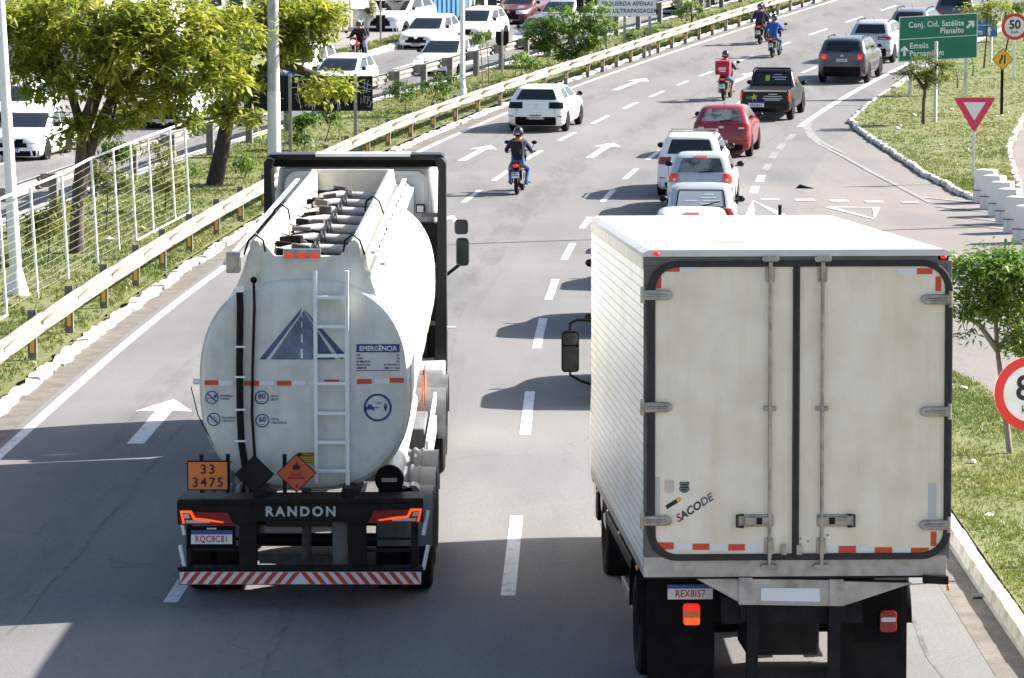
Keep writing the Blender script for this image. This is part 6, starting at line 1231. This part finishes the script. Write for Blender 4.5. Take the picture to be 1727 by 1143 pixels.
tree('leaning_tree', 'leaning tree with black trunk and yellow green leaves in front of the black board', b, [[b-Vector((0, 0, .2)), on_y(372, 260, Y), on_y(386, 190, Y), on_y(410, 110, Y), on_y(440, 60, Y), on_y(500, 30, Y)], [on_y(400, 140, Y), on_y(470, 105, Y), on_y(540, 130, Y+.5)]], E2, 8500, .25, 'leaf_yellow', 'bark_dark', 12, r0=.24, clump=.34)
def sapling(label, px, py, ells, n, mat='leaf_green', ll=.15, seed=0, r0=.025, cat='tree', group=None, name='young_tree', clump=.22, bark='bark', droop=.5, lean=0):
    b = at(px, py, .08); Y = b.y; E = [pe(*e, Y) for e in ells]; top = Vector(E[0][:3]); st = [[b-Vector((0, 0, .1)), b.lerp(top, .5)+Vector((.04, 0, 0)), top]]
    return tree(name, label, b, st, E, n, ll, mat, bark, seed+px, cat, group, clump, r0, droop)
sapling('young tree with broad leaves between the posts of the black board', 513, 254, [(512, 212, 24, 26), (498, 200, 16, 14), (530, 198, 16, 12)], 700, 'leaf_green', .2, 1)
sapling('young drooping tree right of the black board post', 546, 241, [(560, 192, 14, 18), (548, 180, 10, 8)], 360, 'leaf_green', .19, 2)
sapling('low green shrub in front of the leaning tree', 413, 301, [(412, 276, 14, 20)], 330, 'leaf_fresh', .15, 3, name='shrub', cat='shrub')
sapling('young tree left of the flared white lamp post', 683, 197, [(682, 148, 26, 16), (670, 142, 12, 8), (700, 150, 12, 8)], 420, 'leaf_green', .18, 4)
sapling('young spreading tree just left of the flared white lamp post', 719, 189, [(740, 142, 26, 18), (745, 166, 16, 7), (762, 136, 16, 10)], 600, 'leaf_green', .17, 5)
sapling('slender sapling with ball shaped crown beside the small sign back', 814, 157, [(808, 62, 14, 11), (800, 68, 7, 6)], 420, 'leaf_green', .13, 6, clump=.12, droop=.9)
sapling('slender sapling with drooping ball crown, right of its twin', 824, 155, [(820, 60, 8, 10)], 200, 'leaf_green', .13, 7, clump=.12, droop=.9)
sapling('rounded green bush near the flared white lamp post', 842, 151, [(841, 138, 14, 11)], 560, 'leaf_fresh', .1, 8, name='shrub', cat='shrub', clump=.16)
sapling('dry thin shrub between the lamp post and rounded bush', 803, 160, [(803, 145, 9, 13)], 130, 'leaf_olive', .12, 9, name='shrub', cat='shrub')
b = at(973, 112, .08); Y = b.y
tree('bushy_tree', 'bushy bright green tree in front of the oncoming grey cars', b, [[b-Vector((0, 0, .1)), on_y(972, 90, Y), on_y(965, 50, Y)], [on_y(972, 95, Y), on_y(930, 70, Y), on_y(905, 40, Y)], [on_y(972, 90, Y), on_y(1000, 60, Y)]], [pe(912, 55, 30, 26, Y), pe(955, 35, 40, 24, Y), pe(990, 60, 32, 24, Y), pe(935, 80, 32, 16, Y), pe(1012, 42, 28, 14, Y), pe(960, 95, 22, 10, Y), pe(1005, 15, 20, 12, Y), pe(985, 80, 18, 10, Y)], 7500, .18, 'leaf_fresh', 'bark', 21, r0=.06, clump=.27)
sapling('shrub with pale flowers below the bushy bright green tree', 900, 130, [(896, 108, 18, 11), (915, 118, 12, 8), (880, 95, 10, 8)], 620, 'leaf_fresh', .15, 10, name='shrub', cat='shrub')
sapling('thin young tree left of the overtaking sign post', 878, 138, [(878, 95, 12, 8)], 160, 'leaf_fresh', .15, 11)
for i, (px, py, es) in enumerate(((1062, 88, [(1060, 55, 18, 10), (1075, 62, 10, 8)]), (1102, 76, [(1100, 52, 16, 12)]), (1090, 84, [(1090, 62, 14, 8)]), (1205, 46, [(1203, 32, 16, 9)]), (1190, 52, [(1190, 38, 14, 8)]), (1225, 40, [(1226, 22, 16, 10)]), (1250, 34, [(1250, 16, 14, 9)]), (1275, 26, [(1275, 8, 14, 10)]), (1300, 18, [(1300, 2, 14, 9)]))):
    sapling(('green shrub under the overtaking sign between its posts' if px < 1110 else 'green shrub growing on the median beyond the overtaking sign'), px, py, es, 330, 'leaf_fresh' if i % 2 else 'leaf_green', .18, 20+i, name='shrub', cat='shrub', group='shrubs along the far median')
sapling('small tree with dark trunk on the median near the passing van', 1166, 46, [(1165, 10, 22, 10), (1150, 22, 14, 8), (1178, 24, 10, 6)], 700, 'leaf_fresh', .17, 30, r0=.06)
sapling('dark domed bush behind the wire fence', 196, 372, [(196, 246, 22, 13), (196, 255, 25, 10)], 900, 'leaf_green', .14, 31, name='shrub', cat='shrub', clump=.16, droop=.9)
sapling('tangled dark shrub behind the wire fence', 178, 390, [(180, 300, 34, 22), (205, 310, 26, 18), (165, 285, 14, 18)], 900, 'leaf_olive', .15, 32, name='shrub', cat='shrub')
sapling('olive shrub seen through the far end of the wire fence', 278, 358, [(276, 285, 22, 40), (255, 250, 18, 10), (290, 320, 14, 20)], 750, 'leaf_olive', .17, 33, name='shrub', cat='shrub')
sapling('low shrub behind the near end of the wire fence', 80, 450, [(80, 365, 30, 24), (55, 390, 20, 30), (105, 345, 16, 14)], 900, 'leaf_olive', .15, 34, name='shrub', cat='shrub')
sapling('small leafy sprout on the median beside the fence end', 328, 300, [(328, 282, 10, 8)], 120, 'leaf_fresh', .14, 35, name='shrub', cat='shrub')
for i, (px, py, es) in enumerate(((697, 222, [(697, 195, 5, 10)]), (637, 215, [(638, 190, 6, 8)]), (660, 232, [(660, 205, 4, 8)]), (570, 236, [(570, 214, 5, 8)]), (923, 122, [(923, 104, 4, 8)]), (868, 135, [(868, 108, 4, 10)]))): sapling('thin staked sapling planted on the grass median', px, py, es, 45, 'leaf_green', .13, 50+i, r0=.018, group='staked saplings')
# right side
b = at(1557, 211, .08); Y = b.y
tree('island_tree', 'small windswept tree in front of the green direction sign', b, [[b-Vector((0, 0, .1)), on_y(1558, 170, Y), on_y(1562, 135, Y), on_y(1580, 110, Y)], [on_y(1560, 150, Y), on_y(1545, 130, Y), on_y(1535, 118, Y)]], [pe(1548, 118, 28, 14, Y), pe(1580, 125, 28, 16, Y), pe(1600, 105, 18, 9, Y), pe(1560, 100, 22, 8, Y), pe(1530, 127, 14, 8, Y), pe(1557, 140, 18, 10, Y), pe(1517, 134, 8, 3, Y)], 2600, .12, 'leaf_olive', 'bark', 41, r0=.07, clump=.2)
b = at(1705, 768, .08); Y = b.y
tree('verge_tree', 'leafy young tree leaning over the verge beside the box truck', b, [[b-Vector((0, 0, .1)), on_y(1694, 680, Y), on_y(1682, 590, Y), on_y(1678, 520, Y), on_y(1660, 460, Y)], [on_y(1682, 590, Y), on_y(1650, 545, Y), on_y(1625, 535, Y)], [on_y(1679, 540, Y), on_y(1710, 480, Y)]], [pe(1640, 455, 40, 32, Y, .45), pe(1690, 450, 42, 36, Y, .5), pe(1650, 505, 38, 30, Y, .4), pe(1705, 510, 40, 40, Y, .5), pe(1735, 470, 40, 40, Y, .5), pe(1715, 575, 26, 30, Y, .3), pe(1625, 560, 10, 12, Y, .12), pe(1745, 560, 30, 40, Y, .4), pe(1622, 520, 16, 14, Y, .2)], 6500, .12, 'leaf_fresh', 'bark_grey', 42, r0=.045, clump=.19)
for i, (px, py, es, lb) in enumerate(((1659, 116, [(1665, 18, 26, 18), (1640, 12, 16, 10), (1690, 10, 18, 12), (1672, 36, 14, 10)], 'tall yellow green tree behind the green direction sign'), (1694, 92, [(1710, 12, 18, 8), (1695, 30, 8, 6)], 'slim tree beside the round 50 sign'), (1727, 70, [(1728, 10, 18, 12)], 'slim tree at the far edge of the lawn'), (1640, 128, [(1640, 100, 3, 5)], 'bare thin sapling beside the green sign post'), (1615, 150, [(1612, 118, 4, 6)], 'crooked bare sapling under the green sign'))): sapling(lb, px, py, es, (1100, 420, 400, 15, 25)[i], 'leaf_yellow' if i == 0 else 'leaf_green', .17, 60+i, r0=.045 if i < 3 else .03)
# ================================================================== buildings beyond the service road
M('wall_white', (.72, .7, .66), .85, c2=(.6, .58, .54), ns=.6, bump=.1); M('wall_blue', (.06, .2, .36), .7, c2=(.09, .27, .44), ns=1.5, stretch=(3, 3, .3)); M('wall_grey', (.42, .41, .39), .85, c2=(.32, .31, .3), ns=1.2); M('roof_tile', (.3, .13, .08), .85, c2=(.22, .1, .06), ns=3); M('banner_blue', (.02, .035, .28), .5)
def facade(name, label, pa, pb, h, dep, mat, cat='building', roof=None):
    a, b = at(*pa), at(*pb); d = b-a; L_ = math.hypot(d.x, d.y); t = thing(name, label, cat, a-Vector((0, 0, .1)), (0, 0, math.atan2(d.y, d.x))); MB().box(0, L_, 0, dep, -1.5, h).obj('wall', mat, t)
    if roof: MB().box(-.2, L_+.2, -.3, dep+.3, h, h+.18).obj('roof', roof, t)
    return t, L_
def window(t, x0, x1, z0, z1, nm='window'):
    w_ = MB().box(x0, x1, -.03, .02, z0, z1).obj(nm, 'glass', t)
    MB().box(x0-.06, x0, -.06, .02, z0-.06, z1+.06).box(x1, x1+.06, -.06, .02, z0-.06, z1+.06).box(x0, x1, -.06, .02, z1, z1+.06).box(x0-.1, x1+.1, -.12, .02, z0-.1, z0-.02).obj('window_frame', 'white_metal', w_)
t, L_ = facade('stone_wall_house', 'grey coursed stone wall house at the left end of the row', (535, 56), (589, 48), 4.5, 6, 'wall_grey', roof='concrete')
for r_ in range(18):
    for c_ in range(int(L_/.7)): MB().box(c_*.7+(r_ % 2)*.3+.02, min(c_*.7+(r_ % 2)*.3+.66, L_), -.04-.01*((r_+c_) % 3), .0, r_*.15+.1, r_*.15+.23).obj('stone', 'concrete' if (r_*3+c_) % 4 else 'white_concrete', t)
t, L_ = facade('white_house', 'white rendered house with low garden wall beside the blue wall', (592, 46), (692, 37), 5, 8, 'wall_white', roof='roof_tile'); window(t, .6, 1.5, 2.6, 3.8); window(t, 2.0, 2.8, 2.6, 3.8)
t, L_ = facade('garden_wall', 'low white garden wall in front of the white house', (600, 52), (690, 46), 1.0, .25, 'wall_white', 'wall'); MB().box(-.05, L_+.05, -.05, .3, 1.0, 1.08).obj('coping', 'concrete', t)
t, L_ = facade('blue_building', 'weathered blue painted corrugated wall of a workshop', (699, 38), (790, 30), 5, 9, 'wall_blue', roof='concrete')
for k in range(int(L_/.3)): MB().box(k*.3, k*.3+.12, -.04, .002, 0, 4.9).obj('rib', 'wall_blue', t)
t, L_ = facade('shop_building', 'white shop with dark glazed front right of the blue workshop', (792, 29), (870, 22), 5, 9, 'wall_white', roof='concrete'); 
for k in range(4): window(t, .3+k*.85, .95+k*.85, .5, 2.9, 'shop_window')
t, L_ = facade('banner_wall', 'blue price banner on a wall above the parked cars', (866, 24), (940, 17), 4, 2, 'banner_blue', 'banner'); text('banner_lettering', '39.990', .42, 'sign_white', t, (L_*.38, -.02, .72), bold=.03); text('banner_lettering', 'Usado', .26, 'sign_white', t, (L_*.8, -.02, .78), bold=.02)
t, L_ = facade('dark_shop', 'dark fronted shop behind the overtaking sign', (944, 17), (1040, 9), 4.5, 8, 'sign_back', roof='concrete'); window(t, .4, 1.8, .3, 2.6, 'shop_window'); window(t, 2.1, 3.4, .3, 2.6, 'shop_window')
t, L_ = facade('long_warehouse', 'long pale warehouse behind the trees on the far left', (330, 70), (533, 57), 5.5, 10, 'wall_white', roof='concrete')
for k in range(6): window(t, .6+k*1.1, 1.3+k*1.1, 1.6, 2.8)
for i, (px, py, es, lb) in enumerate(((578, 50, [(577, 20, 7, 22)], 'narrow clipped hedge column against the grey stone wall'), (628, 48, [(627, 12, 9, 18)], 'narrow clipped hedge column against the white house'), (800, 30, [(800, 16, 16, 9)], 'low green bush in front of the shop window'), (500, 60, [(500, 10, 30, 30), (540, 5, 20, 20)], 'dark green tree beside the long warehouse'))): sapling(lb, px, py, es, (420, 420, 420, 1500)[i], 'leaf_olive' if i < 2 else 'leaf_green', .16, 80+i, name='hedge' if i < 2 else 'shrub' if i == 2 else 'far_tree', cat='hedge' if i < 2 else 'shrub' if i == 2 else 'tree', clump=.15 if i < 3 else .4)
t = thing('cottage', 'pale cottage with tiled roof behind the left hand trees', 'house', RP(128, -33, 0), (0, 0, R(-20))); MB().box(-6, 6, 0, 8, -1, 3.5).obj('wall', 'wall_white', t); MB().prism([(-6.5, 3.5), (6.5, 3.5), (0, 6)], 'y', -.4, 8.4).obj('roof', 'roof_tile', t); window(t, -4, -2.5, 1, 2.3); window(t, 2, 3.5, 1, 2.3); MB().box(-.5, .5, -.05, .02, -.2, 2.1).obj('door', 'bark', t)
# ================================================================== litter
rl = random.Random(4)
for i, (px, py) in enumerate(((185, 405), (648, 231), (540, 246), (528, 248), (1541, 195), (1513, 217), (1590, 195), (1630, 252), (1680, 196), (1720, 98), (1604, 185), (1519, 212), (1585, 245), (240, 385), (1690, 195), (1625, 655), (1640, 780), (1668, 870))):
    q = at(px, py, .12); mb = MB(); s = (.035+.05*rl.random())*(.75 if py > 600 else 1.15)*(2 if i == 0 else 1); pts = [[(s*math.cos(a)*rl.uniform(.5, 1.2)*c, s*math.sin(a)*rl.uniform(.5, 1.2)*c*.8, z*s*rl.uniform(.6, 1.1)) for a in [2*math.pi*k/7 for k in range(7)]] for c, z in ((1, 0), (1.1, .35), (.7, .7), (.2, .85))]; mb.loft(pts); o = mb.obj('litter', 'sign_white'); o.location = q; tag(o, 'crumpled white scrap of litter lying on the grass', 'litter', 'scraps of litter on the grass')
q = at(1357, 317); o = MB().prism([(-.22, 0), (.25, .0), (.1, .03), (-.12, .1)], 'y', -.1, .12).obj('debris', 'rubber', None, bevel=.01); o.location = q; tag(o, 'black shred of tyre lying on the side road junction', 'debris')
q = at(1648, 1010); o = MB().cyl((-.05, 0, .03), (.06, .02, .03), .03, n=10).obj('crushed_can', 'steel', None, 40); o.location = q; tag(o, 'crushed drink can in the gutter by the white kerb', 'can')
